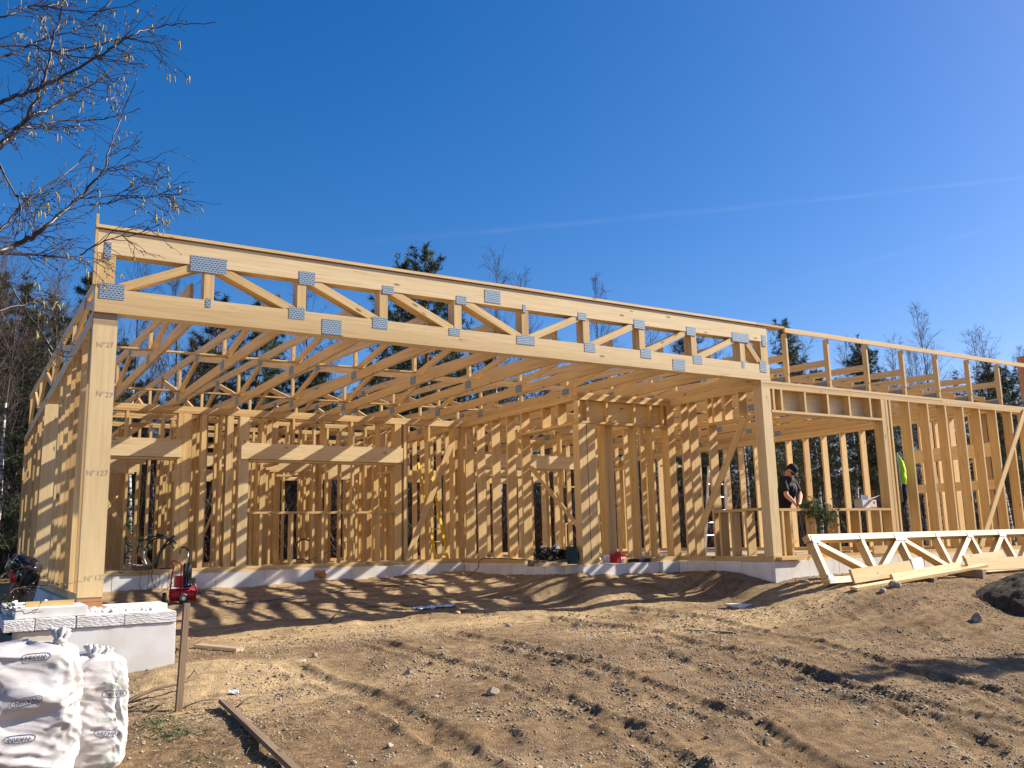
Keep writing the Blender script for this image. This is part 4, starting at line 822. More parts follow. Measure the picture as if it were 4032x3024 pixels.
for a, lb in ((z4(485, 555), 'short twig standing upright in the dirt at the middle right'), (z4(1975, 320), 'pale peg standing beside the dark soil heap')):
    p = G(a); mb = MB(); mb.tube([p-V3(0, 0, .03), p+V3(.01, 0, .12), p+V3(-.005, 0, .24)], [.007, .006, .004], 5); single(mb, 'twig', M_stick, lb, 'stick')
rg = np.random.default_rng(8)
def litter(name, n, M, label, cat, spots, L0, L1, up, seed):
    rg = np.random.default_rng(seed); P = []
    for (x, y, sx, sy, w_) in spots: m_ = int(n*w_); P.append(np.stack([rg.normal(x, sx, m_), rg.normal(y, sy, m_)], 1))
    P = np.concatenate(P); n = len(P); z = full_h(P[:, 0], P[:, 1]); P = np.c_[P, z]; d = rg.normal(size=(n, 3))*V3(1, 1, .15)+V3(0, 0, up); d /= np.linalg.norm(d, axis=1, keepdims=True)
    L = rg.uniform(L0, L1, n)[:, None]; s = np.cross(d, rg.normal(size=(n, 3))); s /= np.linalg.norm(s, axis=1, keepdims=True); v = np.stack([P-s*.0016, P+s*.0016, P+d*L*.6+V3(0, 0, .002), P+d*L+V3(0, 0, -.15*up)*L], 1)
    tag(npmesh(name, v.reshape(-1, 3), (np.array([(0, 1, 2), (1, 3, 2)])[None]+(np.arange(n)*4)[:, None, None]).reshape(-1, 3), M), label, cat, kind='stuff')
gA = G(zd(1250, 1400)); gB = G(zd(1130, 1310)); gC = G(zd(1500, 1560))
litter('grass', 420, mat('young_grass', (0.085, 0.12, 0.045), .6), 'sparse young grass blades right of the sacks', 'grass', [(gA[0], gA[1], .10, .10, .5), (gB[0], gB[1], .08, .08, .3), (gC[0], gC[1], .15, .1, .2)], .03, .08, .8, 3)
gD = G(zd(1100, 1200)); litter('dry_litter', 5200, mat('dry_straw', (0.30, 0.22, 0.13), .9), 'dry straw and needles littering the ground by the sacks', 'litter', [(gD[0], gD[1], .35, .25, .25), (gA[0]+.2, gA[1], .5, .5, .35), (2.4, -3.2, 1.2, .8, .4)], .03, .11, .06, 4)
# ------------------------------------------------------------------ tools, hoses, clothing
def hose(pts, r, name, M, label, cat='hose', group=None, sub=4):
    P = [np.array(p, float) for p in pts]; Q = []
    for i in range(len(P)-1):
        a, b, c, d = P[max(i-1, 0)], P[i], P[i+1], P[min(i+2, len(P)-1)]
        for k in range(sub):
            t = k/sub; Q.append(.5*((2*b)+(c-a)*t+(2*a-5*b+4*c-d)*t*t+(-a+3*b-3*c+d)*t**3))
    Q.append(P[-1]); mb = MB(); mb.tube(Q, r, 7); return single(mb, name, M, label, cat, group, True)
# compressor on wheels
cp = G((702, 2371)); rt = V3(.96, -.28, 0); bk = V3(.28, .96, 0)
comp = thing('air_compressor', 'red wheeled air compressor with black motor standing on the sand before the terrace', 'compressor', cp)
k_ = .00083
def cl(x, y, b=0.): return cp+rt*((x-1050)*k_)+V3(0, 0, (1535-y)*k_)+bk*b
mb = MB(); mb.tube([cl(875, 1370, .06), cl(890, 1370, .06), cl(1345, 1370, .06), cl(1362, 1370, .06)], [.06, .10, .10, .06], 20); part(mb, 'tank', M_redp, comp, smooth=True)
for x, y, r, b in ((790, 1425, .092, .0), (1140, 1435, .078, -.06)):
    c = cl(x, y, b); ax = rt if x < 1000 else rt*.45-bk*.9; ax = ax/np.linalg.norm(ax); m2 = MB(); m2.tube([c-ax*.03, c-ax*.025, c+ax*.025, c+ax*.03], [r*.85, r, r, r*.85], 20); wh = part(m2, 'wheel', M_black, comp, smooth=False)
    m2 = MB(); m2.tube([c-ax*.034, c+ax*.034], r*.4, 14); part(m2, 'rim', M_steel, wh)
m2 = MB(); m2.tube([cl(1190, 1240, .05), cl(1190, 1230, .05), cl(1190, 800, .05), cl(1190, 760, .05)], [.05, .072, .072, .05], 18); part(m2, 'motor', M_blackpl, comp, smooth=True)
m2 = MB(); c = cl(1080, 1110, .05); m2.box(c[0]-.10, c[0]+.10, c[1]-.06, c[1]+.06, c[2]-.09, c[2]+.09); part(m2, 'pump_head', M_redp, comp)
m2 = MB(); c = cl(1265, 1125, .02); m2.box(c[0]-.055, c[0]+.06, c[1]-.05, c[1]+.05, c[2]-.06, c[2]+.06); sw = part(m2, 'switch_box', M_blackpl, comp)
for x in (1228, 1285): m2 = MB(); c = cl(x, 1172, -.05); m2.tube([c, c-bk*.012], .011, 10); part(m2, 'gauge', M_white, sw)
for L in ([(885, 1400), (900, 1200), (915, 1000), (940, 830), (893, 740), (920, 705), (1030, 735), (1085, 800), (1085, 1350)], [(1310, 1160), (1350, 1175), (1370, 1240), (1362, 1500)]):
    m2 = MB(); m2.tube([cl(x, y, -.03) for x, y in L], .0125, 8); part(m2, 'tube_frame', M_redp, comp, smooth=True)
m2 = MB(); m2.tube([cl(1165, 920, -.02), cl(1190, 700, -.02), cl(1200, 520, -.02)], .012, 8); hd = part(m2, 'lever', M_steel, comp, smooth=True)
m2 = MB(); m2.tube([cl(1200, 520, -.02), cl(1160, 460, -.02), cl(1110, 450, -.02), cl(1060, 468, -.02)], [.016, .018, .014, .016], 8); part(m2, 'grip', M_black, hd, smooth=True)
m2 = MB(); m2.tube([cl(1120, 1020, -.04), cl(1190, 1010, -.05), cl(1185, 1180, -.06), cl(1080, 1235, -.06), cl(900, 1190, -.05), cl(860, 1120, -.05), cl(920, 1090, -.04)], .006, 6); part(m2, 'pressure_line', M_blue, comp, smooth=True)
# hoses and cables
gg = [G(p, .012) for p in (zd(1560, 340), zd(1660, 400), zd(1780, 420), zd(1950, 400), zd(2212, 378))]
hose([cl(1220, 1270, -.03), cl(1340, 1300, -.05), cl(1480, 1340, -.06)]+gg+[G(z3(x, y), .012) for x, y in ((120, 300),)], .009, 'air_hose', M_blue, 'dark blue air hose trailing right from the compressor across the sand', 'hose')
hose([G(z3(x, y), .012) for x, y in ((300, 278), (400, 258), (520, 240), (700, 245), (850, 228), (1000, 214))]+[atY(1818, 2285, 5.6), atY(1880, 2240, 4.9), atY(1905, 2205, 4.3)+V3(0, 0, .03), V3(8.4, 4.15, .06)], .009, 'power_cable', M_black, 'black cable climbing from the sand over the footing through the terrace side wall', 'cable')
hose([G(z3(x, y), .01) for x, y in ((290, 440), (360, 380), (460, 325), (560, 350), (700, 340), (800, 360))], .006, 'power_cable', M_black, 'thin black cable lying in the shade left of the plastic sheet', 'cable')
Yd = 6.60
def dp(x, y, Y=Yd): return atY(*zp(x, y), Y)
GH = 'black pipes coiled in the left doorway'
hose([dp(330, 360), dp(480, 300), dp(620, 295), dp(760, 340), dp(890, 440)], .016, 'conduit', M_black, 'upper black pipe arching from left to right through the left doorway', 'pipe', GH)
hose([dp(540, 255), dp(680, 275), dp(800, 330), dp(890, 390), dp(960, 470, 6.9)], .016, 'conduit', M_black, 'topmost black pipe bending into the wall right of the left doorway', 'pipe', GH)
hose([dp(320, 570), dp(370, 470), dp(470, 370), dp(600, 320), dp(750, 340), dp(860, 430)], .016, 'conduit', M_black, 'black pipe rising from the white pipe in the left doorway', 'pipe', GH)
hose([dp(510, 880), dp(540, 740), dp(600, 600), dp(680, 480), dp(760, 380), dp(890, 280)], .018, 'conduit', M_black, 'leftmost of two black pipes standing by the door post', 'pipe', GH)
hose([dp(545, 880), dp(590, 720), dp(650, 570), dp(740, 460), dp(830, 425), dp(880, 520)], .018, 'conduit', M_black, 'right one of two black pipes standing by the door post', 'pipe', GH)
hose([dp(230, 450), dp(195, 540), dp(215, 660), dp(260, 740), dp(300, 800)], .016, 'conduit', M_black, 'black pipe bowing down at the left of the left doorway', 'pipe', GH)
hose([dp(320, 560), dp(315, 650), dp(330, 740), dp(360, 815)], .014, 'white_pipe', M_white, 'short white pipe standing behind the tool case in the left doorway', 'pipe')
def casebox(x0, x1, y, dy, z0, z1, name, M, label, cat, handle=True, lid=True):
    t = thing(name, label, cat, ((x0+x1)/2, y, z0)); bm = bmesh.new(); bmesh.ops.create_cube(bm, size=1); bmesh.ops.scale(bm, vec=(x1-x0, dy, z1-z0), verts=bm.verts); bmesh.ops.bevel(bm, geom=list(bm.edges), offset=.008, segments=2, affect='EDGES')
    bmesh.ops.translate(bm, vec=(0, dy/2, (z1-z0)/2), verts=bm.verts); me = bpy.data.meshes.new('body'); bm.to_mesh(me); bm.free(); me.materials.append(M); link(me, 'case_body', t)
    if handle:
        m2 = MB(); c = (x0+x1)/2; m2.tube([(c-.05, y+dy/2, z1-.004), (c-.045, y+dy/2, z1+.025), (c+.045, y+dy/2, z1+.025), (c+.05, y+dy/2, z1-.004)], .007, 6); part(m2, 'handle', M_black, t, smooth=True)
    if lid: m2 = MB(); m2.box(x0-.003, x1+.003, y-.003, y+dy+.003, z0+(z1-z0)*.62, z0+(z1-z0)*.66, 0, jit=0); part(m2, 'lid_seam', M_black, t)
    return t
casebox(1.55, 1.86, 6.56, .16, .0+.092, .165, 'power_tool_case', M_blackpl, 'low black tool case on the sill of the left doorway', 'tool case')
m2 = MB(); m2.tube([(1.5, 6.62, .105), (1.47, 6.6, .15), (1.52, 6.58, .2), (1.6, 6.6, .19)], .008, 6); single(m2, 'clamp', M_steel, 'bent steel clamp left of the black tool case', 'clamp', smooth=True)
casebox(2.0, 2.2, 6.58, .06, .092, .115, 'power_strip', M_black, 'black extension socket lying right of the pipes on the doorway sill', 'power strip', False, False)
for i_, (a, lb) in enumerate((((245, 940), 'leftmost thin cable hanging down the footing below the tool case'), ((400, 940), 'second thin cable hanging down the footing'), ((600, 1000), 'thin cable on the footing below the pipes'), ((770, 930), 'rightmost thin cable hanging down the footing beside the compressor'))):
    hose([dp(a[0], a[1], 6.61), dp(a[0]+12, a[1]+120, 6.605), dp(a[0]-20, a[1]+250, 6.6), dp(a[0]+(30 if i_ == 0 else 0), a[1]+370, 6.58)], .004, 'hanging_cable', M_black, lb, 'cable', 'cables hanging over the footing')
hose([dp(480, 930, 6.6), dp(460, 1040, 6.58), dp(500, 1200, 6.57), dp(600, 1295, 6.5), dp(730, 1275, 6.3), dp(840, 1180, 5.8), cl(900, 1110)], .006, 'power_cable', M_black, 'cable looping from the doorway to the compressor', 'cable')
def s6(x, y, Y=6.8): return atY(900+x*.4521, 1550+y*.4521, Y)
hose([s6(600, 1450), s6(585, 1370), s6(600, 1300), s6(650, 1268), s6(700, 1280)], .016, 'conduit', M_black, 'black pipe curling up inside the wide terrace window opening', 'pipe')
hose([s6(600, 1440), s6(660, 1445), s6(715, 1475)], .012, 'conduit', M_black, 'black pipe end on the sill of the wide terrace window opening', 'pipe')
hose([s6(560, 1480, 6.9), s6(760, 1430, 7.2), s6(950, 1330, 7.6), s6(1160, 1210, 8.2)], .006, 'power_cable', M_black, 'thin cable strung up through the wide terrace opening', 'cable')
# things at the terrace door
def tp(x, y, Y): return atY(*zt(x, y), Y)
def boxat(px0, py0, px1, py1, Y, dy, *a, **k): p, q_ = tp(px0, py1, Y), tp(px1, py0, Y); return casebox(p[0], q_[0], Y, dy, max(p[2], 0.0), q_[2], *a, **k)
boxat(785, 285, 900, 570, 2.42, .12, 'jerrycan', M_greenbox, 'tall dark teal canister standing left of the terrace corner post', 'canister')
boxat(680, 330, 790, 500, 2.9, .15, 'battery_charger', M_blackpl, 'black charger box behind the teal canister', 'charger')
boxat(645, 495, 810, 565, 2.5, .12, 'flat_box', M_old, 'flat brown box in front of the black charger', 'box', False)
rdb = boxat(1440, 405, 1665, 552, 2.36, .17, 'screw_carton', M_redp, 'torn red carton with a white label on the footing right of the terrace corner post', 'carton', False, False)
p, q_ = tp(1598, 550, 2.35), tp(1662, 455, 2.35); m2 = MB(); m2.box(p[0], q_[0], 2.353, 2.356, p[2], q_[2], 0, jit=0); part(m2, 'paper_label', M_white, rdb)
p, q_ = tp(1395, 550, 2.37), tp(1438, 420, 2.37); m2 = MB(); m2.box(p[0], q_[0], 2.40, 2.5, max(0, p[2]), q_[2]); part(m2, 'white_flap', M_white, rdb)
m2 = MB(); c = (tp(1520, 405, 2.4)); m2.board(c, c+V3(.07, .02, .035), .1, .004, (0, 1, .3)); part(m2, 'open_flap', M_redp, rdb)
boxat(1870, 475, 2065, 562, 2.30, .22, 'navy_case', M_bluebox, 'navy blue flat case lying right of the black case', 'tool case')
boxat(1690, 475, 1865, 562, 2.34, .2, 'black_case', M_blackpl, 'black flat case between the red carton and the navy case', 'tool case')
t = thing('red_grinder', 'dark red power tool leaning against the terrace corner post', 'power tool', tp(970, 560, 2.5))
m2 = MB(); m2.tube([tp(960, 560, 2.5), tp(955, 470, 2.5), tp(965, 400, 2.5), tp(960, 340, 2.5), tp(940, 280, 2.5)], [.05, .06, .045, .03, .025], 10); part(m2, 'tool_body', mat('dark_red_plastic', (.12, .015, .015), .4), t, smooth=True)
m2 = MB(); m2.tube([tp(925, 500, 2.48), tp(915, 420, 2.48), tp(925, 350, 2.48)], [.012, .016, .012], 8); part(m2, 'grip', M_black, t, smooth=True)
rc = random.Random(4); mb = MB()
for k in range(16):
    c = V3(*tp(430, 470, 3.0)); P = []
    for j in range(14): a = j*.62+k; P.append(c+V3(math.cos(a)*rc.uniform(.08, .33), math.sin(a)*.10+rc.uniform(-.1, .1), max(-.05, .06*math.sin(a*1.7)+rc.uniform(-.06, .17))))
    mb.tube(P, .0065, 5)
single(mb, 'cable_tangle', M_black, 'tangle of black cables heaped in the terrace doorway', 'cable heap', smooth=True)
mb = MB(); p = tp(230, 560, 2.5); mb.box(p[0], p[0]+.62, 2.42, 2.54, .0, .05, 0); single(mb, 'offcut', M_wood, 'pale offcut under the cable tangle', 'offcut')
mb = MB(); p = tp(150, 545, 2.6); mb.box(p[0], p[0]+.3, 2.56, 2.68, .0, .10, 0); single(mb, 'offcut', M_old, 'brown offcut left of the cable tangle', 'offcut')
mb = MB(); p = tp(1290, 480, 2.42); mb.tube([p, p+V3(.06, 0, .0), p+V3(.1, 0, .0)], [.035, .045, .03], 12); single(mb, 'tape_roll', M_white, 'white and black roll left of the torn red carton', 'tape roll', smooth=True)
# ladders
def ladder(a0, b0, a1, b1, M, label, rungs):
    t = thing('ladder', label, 'ladder', a0, 'ladders inside the house'); 
    for p, q_ in ((a0, b0), (a1, b1)): m2 = MB(); m2.board(p, q_, .06, .025, (1, 0, 0)); part(m2, 'rail', M, t)
    for k in range(rungs): f = (k+.6)/rungs; m2 = MB(); m2.tube([a0+(b0-a0)*f, a1+(b1-a1)*f], .014, 6); part(m2, 'rung', M, t)
ladder(V3(13.35, 4.6, .0), V3(13.25, 4.2, 2.0), V3(14.05, 4.6, .0), V3(13.75, 4.2, 2.0), M_alu, 'aluminium step ladder inside the wing behind the end wall brace', 7)
ladder(V3(8.15, 7.8, .0), V3(7.95, 8.3, 2.3), V3(8.45, 7.8, .0), V3(8.25, 8.3, 2.3), M_yel, 'yellow ladder behind the terrace back wall near the inner corner', 8)
# jacket on the wing stud
def loft(rows, name, M, parent, n=28, amp=.12, seed=1):
    v = []; 
    for i, (z, cx_, cy_, rx, ry) in enumerate(rows):
        for k in range(n):
            a = 2*math.pi*k/n; f = 1+amp*float(fbm(np.array([math.cos(a)*1.7+seed]), np.array([math.sin(a)*1.7+z*7]), 3, seed)[0])*2.2; v.append((cx_+math.cos(a)*rx*f, cy_+math.sin(a)*ry*f, z))
    f = [(i*n+k, i*n+(k+1) % n, (i+1)*n+(k+1) % n, (i+1)*n+k) for i in range(len(rows)-1) for k in range(n)]; v += [(rows[0][1], rows[0][2], rows[0][0]), (rows[-1][1], rows[-1][2], rows[-1][0])]
    mb = MB(); mb.v = [V3(*p) for p in v]; a, b = len(v)-2, len(v)-1
    for q_ in f: mb.face(q_)
    for k in range(n): mb.face((a, (k+1) % n, k)); o_ = (len(rows)-1)*n; mb.face((b, o_+k, o_+(k+1) % n))
    return part(mb, name, M, parent, smooth=True)
def lerp_rows(K, m_=14):
    K = np.array(K, float); t = np.linspace(0, len(K)-1, m_*2); return [tuple(np.interp(x, range(len(K)), K[:, j]) for j in range(5)) for x in t]
jt = thing('work_jacket', 'lime green and black work jacket hanging on a stud of the wing', 'jacket', (14.28, .1, .95))
M_lime = mat('lime_fabric', (0.42, 0.72, 0.03), .7); M_fab = mat('black_fabric', (0.012, 0.012, 0.014), .8); M_gfab = mat('grey_fabric', (0.13, 0.12, 0.115), .8)
loft(lerp_rows([(1.90, 14.20, .06, .02, .03), (1.78, 14.25, .06, .07, .05), (1.6, 14.29, .06, .10, .06), (1.45, 14.30, .06, .095, .06), (1.32, 14.27, .06, .055, .045)]), 'green_panel', M_lime, jt, seed=3)
loft(lerp_rows([(1.34, 14.29, .06, .08, .06), (1.2, 14.30, .06, .09, .06), (1.05, 14.30, .07, .075, .05), (.94, 14.27, .07, .045, .04)]), 'black_sleeve', M_fab, jt, seed=5)
loft(lerp_rows([(1.94, 14.16, .05, .05, .035), (1.82, 14.12, .05, .05, .04), (1.6, 14.14, .05, .035, .04), (1.2, 14.17, .05, .03, .03), (1.0, 14.18, .05, .02, .03)]), 'grey_lining', M_gfab, jt, seed=7)
# carton on the window sill
bx = thing('cardboard_box', 'open white cardboard box with red print on the wing window sill', 'box', (13.17, .10, .888))
M_card = mat('box_card', (0.62, 0.58, 0.52), .8)
mb = MB(); w2, d2, h2 = .20, .16, .15
for a in ((-w2, -w2+.006, -d2/2, d2/2), (w2-.006, w2, -d2/2, d2/2)): mb.box(13.17+a[0], 13.17+a[1], .10+a[2], .10+a[3], .888, .888+h2, jit=0)
for a in (-d2/2-.006, d2/2): mb.box(13.17-w2, 13.17+w2, .10+a, .10+a+.006, .8885, .888+h2-.001, jit=0)
part(mb, 'carton', M_card, bx)
mb = MB(); mb.board((13.17, .02, 1.036), (13.37, .0, 1.10), .003, .17, (0, .2, 1)); part(mb, 'flap', M_white, bx)
mb = MB(); mb.board((13.27, .183, 1.037), (13.27, .19, 1.13), .2, .004, (1, 0, 0)); part(mb, 'flap', M_white, bx)
mb = MB(); mb.board((12.97, .1, 1.038), (12.86, .09, 1.06), .16, .004, (0, 1, 0)); part(mb, 'flap', mat('grey_card', (.35, .38, .42), .8), bx)
mb = MB(); mb.box(13.285, 13.325, .0115, .0135, .965, 1.01, jit=0); mb.box(13.19, 13.36, .0115, .0135, .897, .908, jit=0); part(mb, 'red_print', M_redp, bx)
# thuja branch over the sill
tb_ = thing('thuja_branch', 'cut green thuja branch drooping over the wing window sill', 'branch', (11.5, .05, .92))
rg = np.random.default_rng(9); mb = MB(); P = []; D = []; R = []
M_thuja = mat('thuja_green', (0.10, 0.145, 0.045), .6)
for k in range(15):
    a = V3(11.38+.1*rg.random(), .12, .905); L = rg.uniform(.35, .95); dx = rg.uniform(.35, 1.0)*L; e = a+V3(dx*.95, -.12-rg.uniform(0, .22), rg.uniform(-.05, .10)-.52*max(0, L-.3)); pts = [a, a*.6+e*.4+V3(0, 0, .05), e]
    mb.tube(pts, [.005, .004, .002], 4)
    for j in range(int(34*L)+14):
        t = rg.uniform(.25, 1.05); c = (a*(1-t)+e*t)+V3(0, 0, .12*t*(1-t)); sp = .075; P.append(c+rg.normal(size=3)*V3(sp, sp*.8, sp)); D.append(V3(.3, -.2, -.9)); R.append(rg.uniform(.04, .075))
part(mb, 'stem', M_stick, tb_); v, f = tufts(rg, np.array(P), np.array(D), np.array(R), 10, .022); npmesh('foliage', v, f, M_thuja, tb_)
# black sack behind the foam stack
bs = G((70, 2335)); bs = V3(-.95, .9, GZ(-.95, .9)); t = thing('black_sack', 'shiny black plastic sack with a red tool behind the foam stack at the left edge', 'sack', bs)
M_bag = mat('shiny_black_film', (0.015, 0.016, 0.018), .18, .6)
c = atD(85, 2235, 11.3); loft(lerp_rows([(c[2]+.16, c[0]-.02, c[1], .03, .03), (c[2]+.12, c[0], c[1], .14, .12), (c[2], c[0]+.03, c[1], .20, .16), (c[2]-.12, c[0]+.03, c[1], .17, .15), (bs[2]+.05, c[0], c[1], .10, .12), (bs[2]-.05, c[0], c[1], .08, .1)]), 'plastic_film', M_bag, t, n=40, amp=.22, seed=2)
mb = MB(); q_ = c+V3(-.10, -.16, -.10); mb.tube([q_+V3(-.03, 0, .06), q_, q_+V3(.02, 0, -.08)], [.02, .035, .03], 10); part(mb, 'red_tool', M_redp, t, smooth=True)
# plastic sheets on the ground
M_film = mat('clear_plastic_film', (0.62, 0.70, 0.78), .25, .6)
def sheet(p, sx, sy, label, seed):
    n = 36; U, W = np.meshgrid(np.linspace(-1, 1, n), np.linspace(-1, 1, n), indexing='ij'); e = 1+.25*fbm(U*2+seed, W*2, 2, seed); X = p[0]+U*sx*e; Y = p[1]+W*sy*e
    Z = full_h(X, Y)+.012+.045*np.abs(fbm(U*3, W*5+seed, 3, seed)); i = (np.arange(n-1)[:, None]*n+np.arange(n-1)[None]).ravel()
    tag(npmesh('plastic_sheet', np.stack([X, Y, Z], -1).reshape(-1, 3), np.stack([i, i+n, i+n+1, i+1], 1), M_film, smooth=True, k=4), label, 'plastic sheet')
sheet(G(z3(905, 372)), .33, .16, 'crumpled pale blue plastic sheet at the shade edge in the centre', 3)
sheet(G(zd(1700, 1075)), .04, .03, 'small scrap of clear film on the sand right of the stake', 5)
# wrap hanging inside the wing and odd scraps behind the walls
for x, y, z, lb in ((9.3, 9.0, .25, 'white crumpled wrapping on the floor seen through the terrace window'), (10.2, 5.0, .2, 'crumpled light plastic seen through the side wall'), (11.8, 8.4, .2, 'white packaging on the wing floor')):
    t = MB(); rs = random.Random(int(x*10))
    for k in range(10): a = V3(x+rs.uniform(-.3, .3), y+rs.uniform(-.2, .2), rs.uniform(.0, z)); t.board(a, a+V3(rs.uniform(-.2, .2), rs.uniform(-.1, .1), rs.uniform(.02, .12)), .16, .004, (rs.uniform(-1, 1), .5, rs.uniform(-1, 1)))
    single(t, 'wrapping', M_film, lb, 'wrapping')
for k, (x, y, L, lb) in enumerate(((12.3, 2.9, 1.6, 'stacked lath on the floor behind the leaning truss'), (13.6, 3.4, 1.9, 'second lath pile on the wing floor'), (15.2, 2.7, 1.4, 'lath pile near the wing cross wall'))):
    mb = MB()
    for j in range(4): mb.box(x+.03*j, x+L-.05*j, y+.06*j, y+.06*j+.045, .0+.022*(j % 2), .02+.022*(j % 2), 0)
    single(mb, 'lath_pile', M_wood, lb, 'lath pile')
for x0, x1, y, lb in ((2.9, 3.6, 8.6, 'board leaning in the room behind the terrace back wall'), (.5, 1.5, 8.2, 'long board leaning inside behind the left doorway')):
    mb = MB(); mb.board((x0, y, .0), (x1, y+.5, 1.5), .12, .03, (0, 1, 0)); single(mb, 'leaning_board', M_wood, lb, 'board')
# ------------------------------------------------------------------ carpenter behind the window sill
M_skin = mat('skin', (0.52, 0.27, 0.185), .5, .4); M_hair = mat('dark_hair', (0.03, 0.02, 0.015), .8)
C0 = atY(*ze(372, 893), .50)                      # between the shoulders
fw = V3(.25, -.97, 0); rg_ = V3(-.97, -.25, 0); UP = V3(0, 0, 1)
pe = thing('person', 'carpenter in a black T-shirt and black cap bending his head over the wing window sill', 'person', (C0[0], C0[1]+.12, 0.))
def L_(f, r, z): return C0+fw*f+rg_*r+UP*z
hc = L_(.075, .0, .138); hp = L_(-.16, 0, -.51)
RS, LS = L_(.0, .185, -.03), L_(.0, -.185, -.03)
RE, LE = L_(.07, .235, -.31), L_(.10, -.23, -.30)
RH = atY(*ze(428, 1076), .16); LH = atY(*ze(455, 1068), .12)+V3(.02, 0, .01)
tilt = Matrix.Rotation(math.radians(50), 3, Vector(rg_)) @ Matrix.Rotation(math.atan2(fw[1], fw[0])+PI/2, 3, 'Z')   # head nods forward; local -Y is the face
if (tilt @ Vector((0, -1, 0))).z > 0: tilt = Matrix.Rotation(math.radians(-50), 3, Vector(rg_)) @ Matrix.Rotation(math.atan2(fw[1], fw[0])+PI/2, 3, 'Z')
def hd_(x, y, z): return Vector(hc)+tilt @ Vector((x, y, z))
P = [('e', hd_(0, 0, .03), (.074, .095, .098), tilt), ('e', hd_(0, -.03, -.05), (.056, .062, .065), tilt), ('c', hd_(0, -.09, .01), hd_(0, -.112, -.022), .010, .015), ('e', hd_(0, -.075, -.095), (.024, .018, .017), tilt),
     ('e', hd_(.03, -.078, .03), (.026, .016, .010), tilt), ('e', hd_(-.03, -.078, .03), (.026, .016, .010), tilt), ('e', hd_(0, -.088, -.060), (.022, .011, .006), tilt),
     ('e', hd_(.076, .01, -.005), (.010, .020, .031), tilt), ('e', hd_(-.076, .01, -.005), (.010, .020, .031), tilt),
     ('c', L_(.0, 0, -.03), hd_(0, .02, -.05), .062, .055), ('c', L_(0, .10, -.05), L_(0, -.10, -.05), .085, .085), ('c', RS, LS, .062, .062),
     ('c', L_(-.02, .07, -.14), hp+rg_*.05+UP*.12, .115, .095), ('c', L_(-.02, -.07, -.14), hp-rg_*.05+UP*.12, .115, .095), ('c', hp+rg_*.07, hp-rg_*.07, .105, .105),
     ('c', RS, RE, .052, .041), ('c', RE, RE*.6+RH*.4, .042, .040), ('c', RE*.6+RH*.4, RH, .040, .026), ('c', LS, LE, .052, .041), ('c', LE, LE*.6+LH*.4, .042, .040), ('c', LE*.6+LH*.4, LH, .040, .026)]
legs = []
for s in (1, -1):
    h_, k_2, a_ = hp+rg_*.09*s-UP*.02, hp+rg_*.11*s+fw*.03-UP*.43, V3(*(hp+rg_*.12*s-fw*.03)); a_[2] = .10
    P += [('c', h_, k_2, .088, .058), ('c', k_2, a_, .058, .042), ('c', a_, a_+fw*.12-UP*.05, .04, .035)]; legs.append((h_, k_2, a_))
def hand(W, el, s):
    d = W-el; d /= np.linalg.norm(d); side = rg_*s; down = np.cross(d, side); down = down if down[2] < 0 else -down; pc = W+d*.045; pr = [('c', W, pc-side*.018, .026, .024), ('c', W, pc+side*.022, .026, .022), ('c', pc-side*.02, pc+side*.026, .017, .016)]
    for i, (o, L1) in enumerate(((-.033, .070), (-.011, .080), (.011, .076), (.032, .062))):
        b = pc+side*o+d*.02; k1 = b+d*L1*.45-UP*.004; k2 = k1+d*L1*.26+down*.016; k3 = k2+d*L1*.08+down*.02; pr += [('c', b, k1, .0095, .009), ('c', k1, k2, .009, .0082), ('c', k2, k3, .0082, .0072)]
    b = W+d*.015-side*.028; k1 = b-side*.022+d*.03+down*.008; k2 = k1+d*.024+down*.012+side*.006; pr += [('c', b, k1, .012, .0105), ('c', k1, k2, .0105, .0085)]; return pr
P += hand(RH, RE, 1)+hand(LH, LE, -1)
body = remesh(P, 'body', M_skin, pe, .0045, 2)
for s in (1, -1):
    m2 = MB(); e = np.array(hd_(.029*s, -.0885, .012)); m2.tube([e, e+np.array(tilt @ Vector((0, -.006, 0)))], [.008, .003], 8); part(m2, 'eye', M_blackpl, pe, smooth=True)
# shirt
mid = lambda a, b, t: a+(b-a)*t
S_ = [('c', L_(.0, .085, -.05), L_(.0, -.085, -.05), .098, .098), ('c', RS+UP*.0, LS, .072, .072), ('c', L_(.0, 0, -.0), L_(.0, 0, -.05), .073, .09), ('c', L_(-.02, .075, -.14), hp+rg_*.06-UP*.02, .126, .112), ('c', L_(-.02, -.075, -.14), hp-rg_*.06-UP*.02, .126, .112),
      ('c', RS, mid(RS, RE, .62), .066, .066), ('c', LS, mid(LS, LE, .62), .066, .066), ('c', L_(.04, 0, -.2), hp+fw*.03, .12, .11)]
sh = remesh(S_, 't_shirt', M_fab, pe, .008, 2)
bpy.context.view_layer.update()
T_ = [('c', hp+rg_*.08, hp-rg_*.08, .118, .118)]
for h_, k_2, a_ in legs: T_ += [('c', h_, k_2, .105, .074), ('c', k_2, a_+UP*.0, .074, .062)]
remesh(T_, 'trousers', M_fab, pe, .010, 2)
for h_, k_2, a_ in legs: remesh([('c', a_-UP*.03-fw*.03, a_+fw*.16-UP*.05, .045, .042), ('c', a_-UP*.055-fw*.04, a_+fw*.17-UP*.055, .04, .038)], 'shoe', M_black, pe, .008, 1)
m2 = MB()
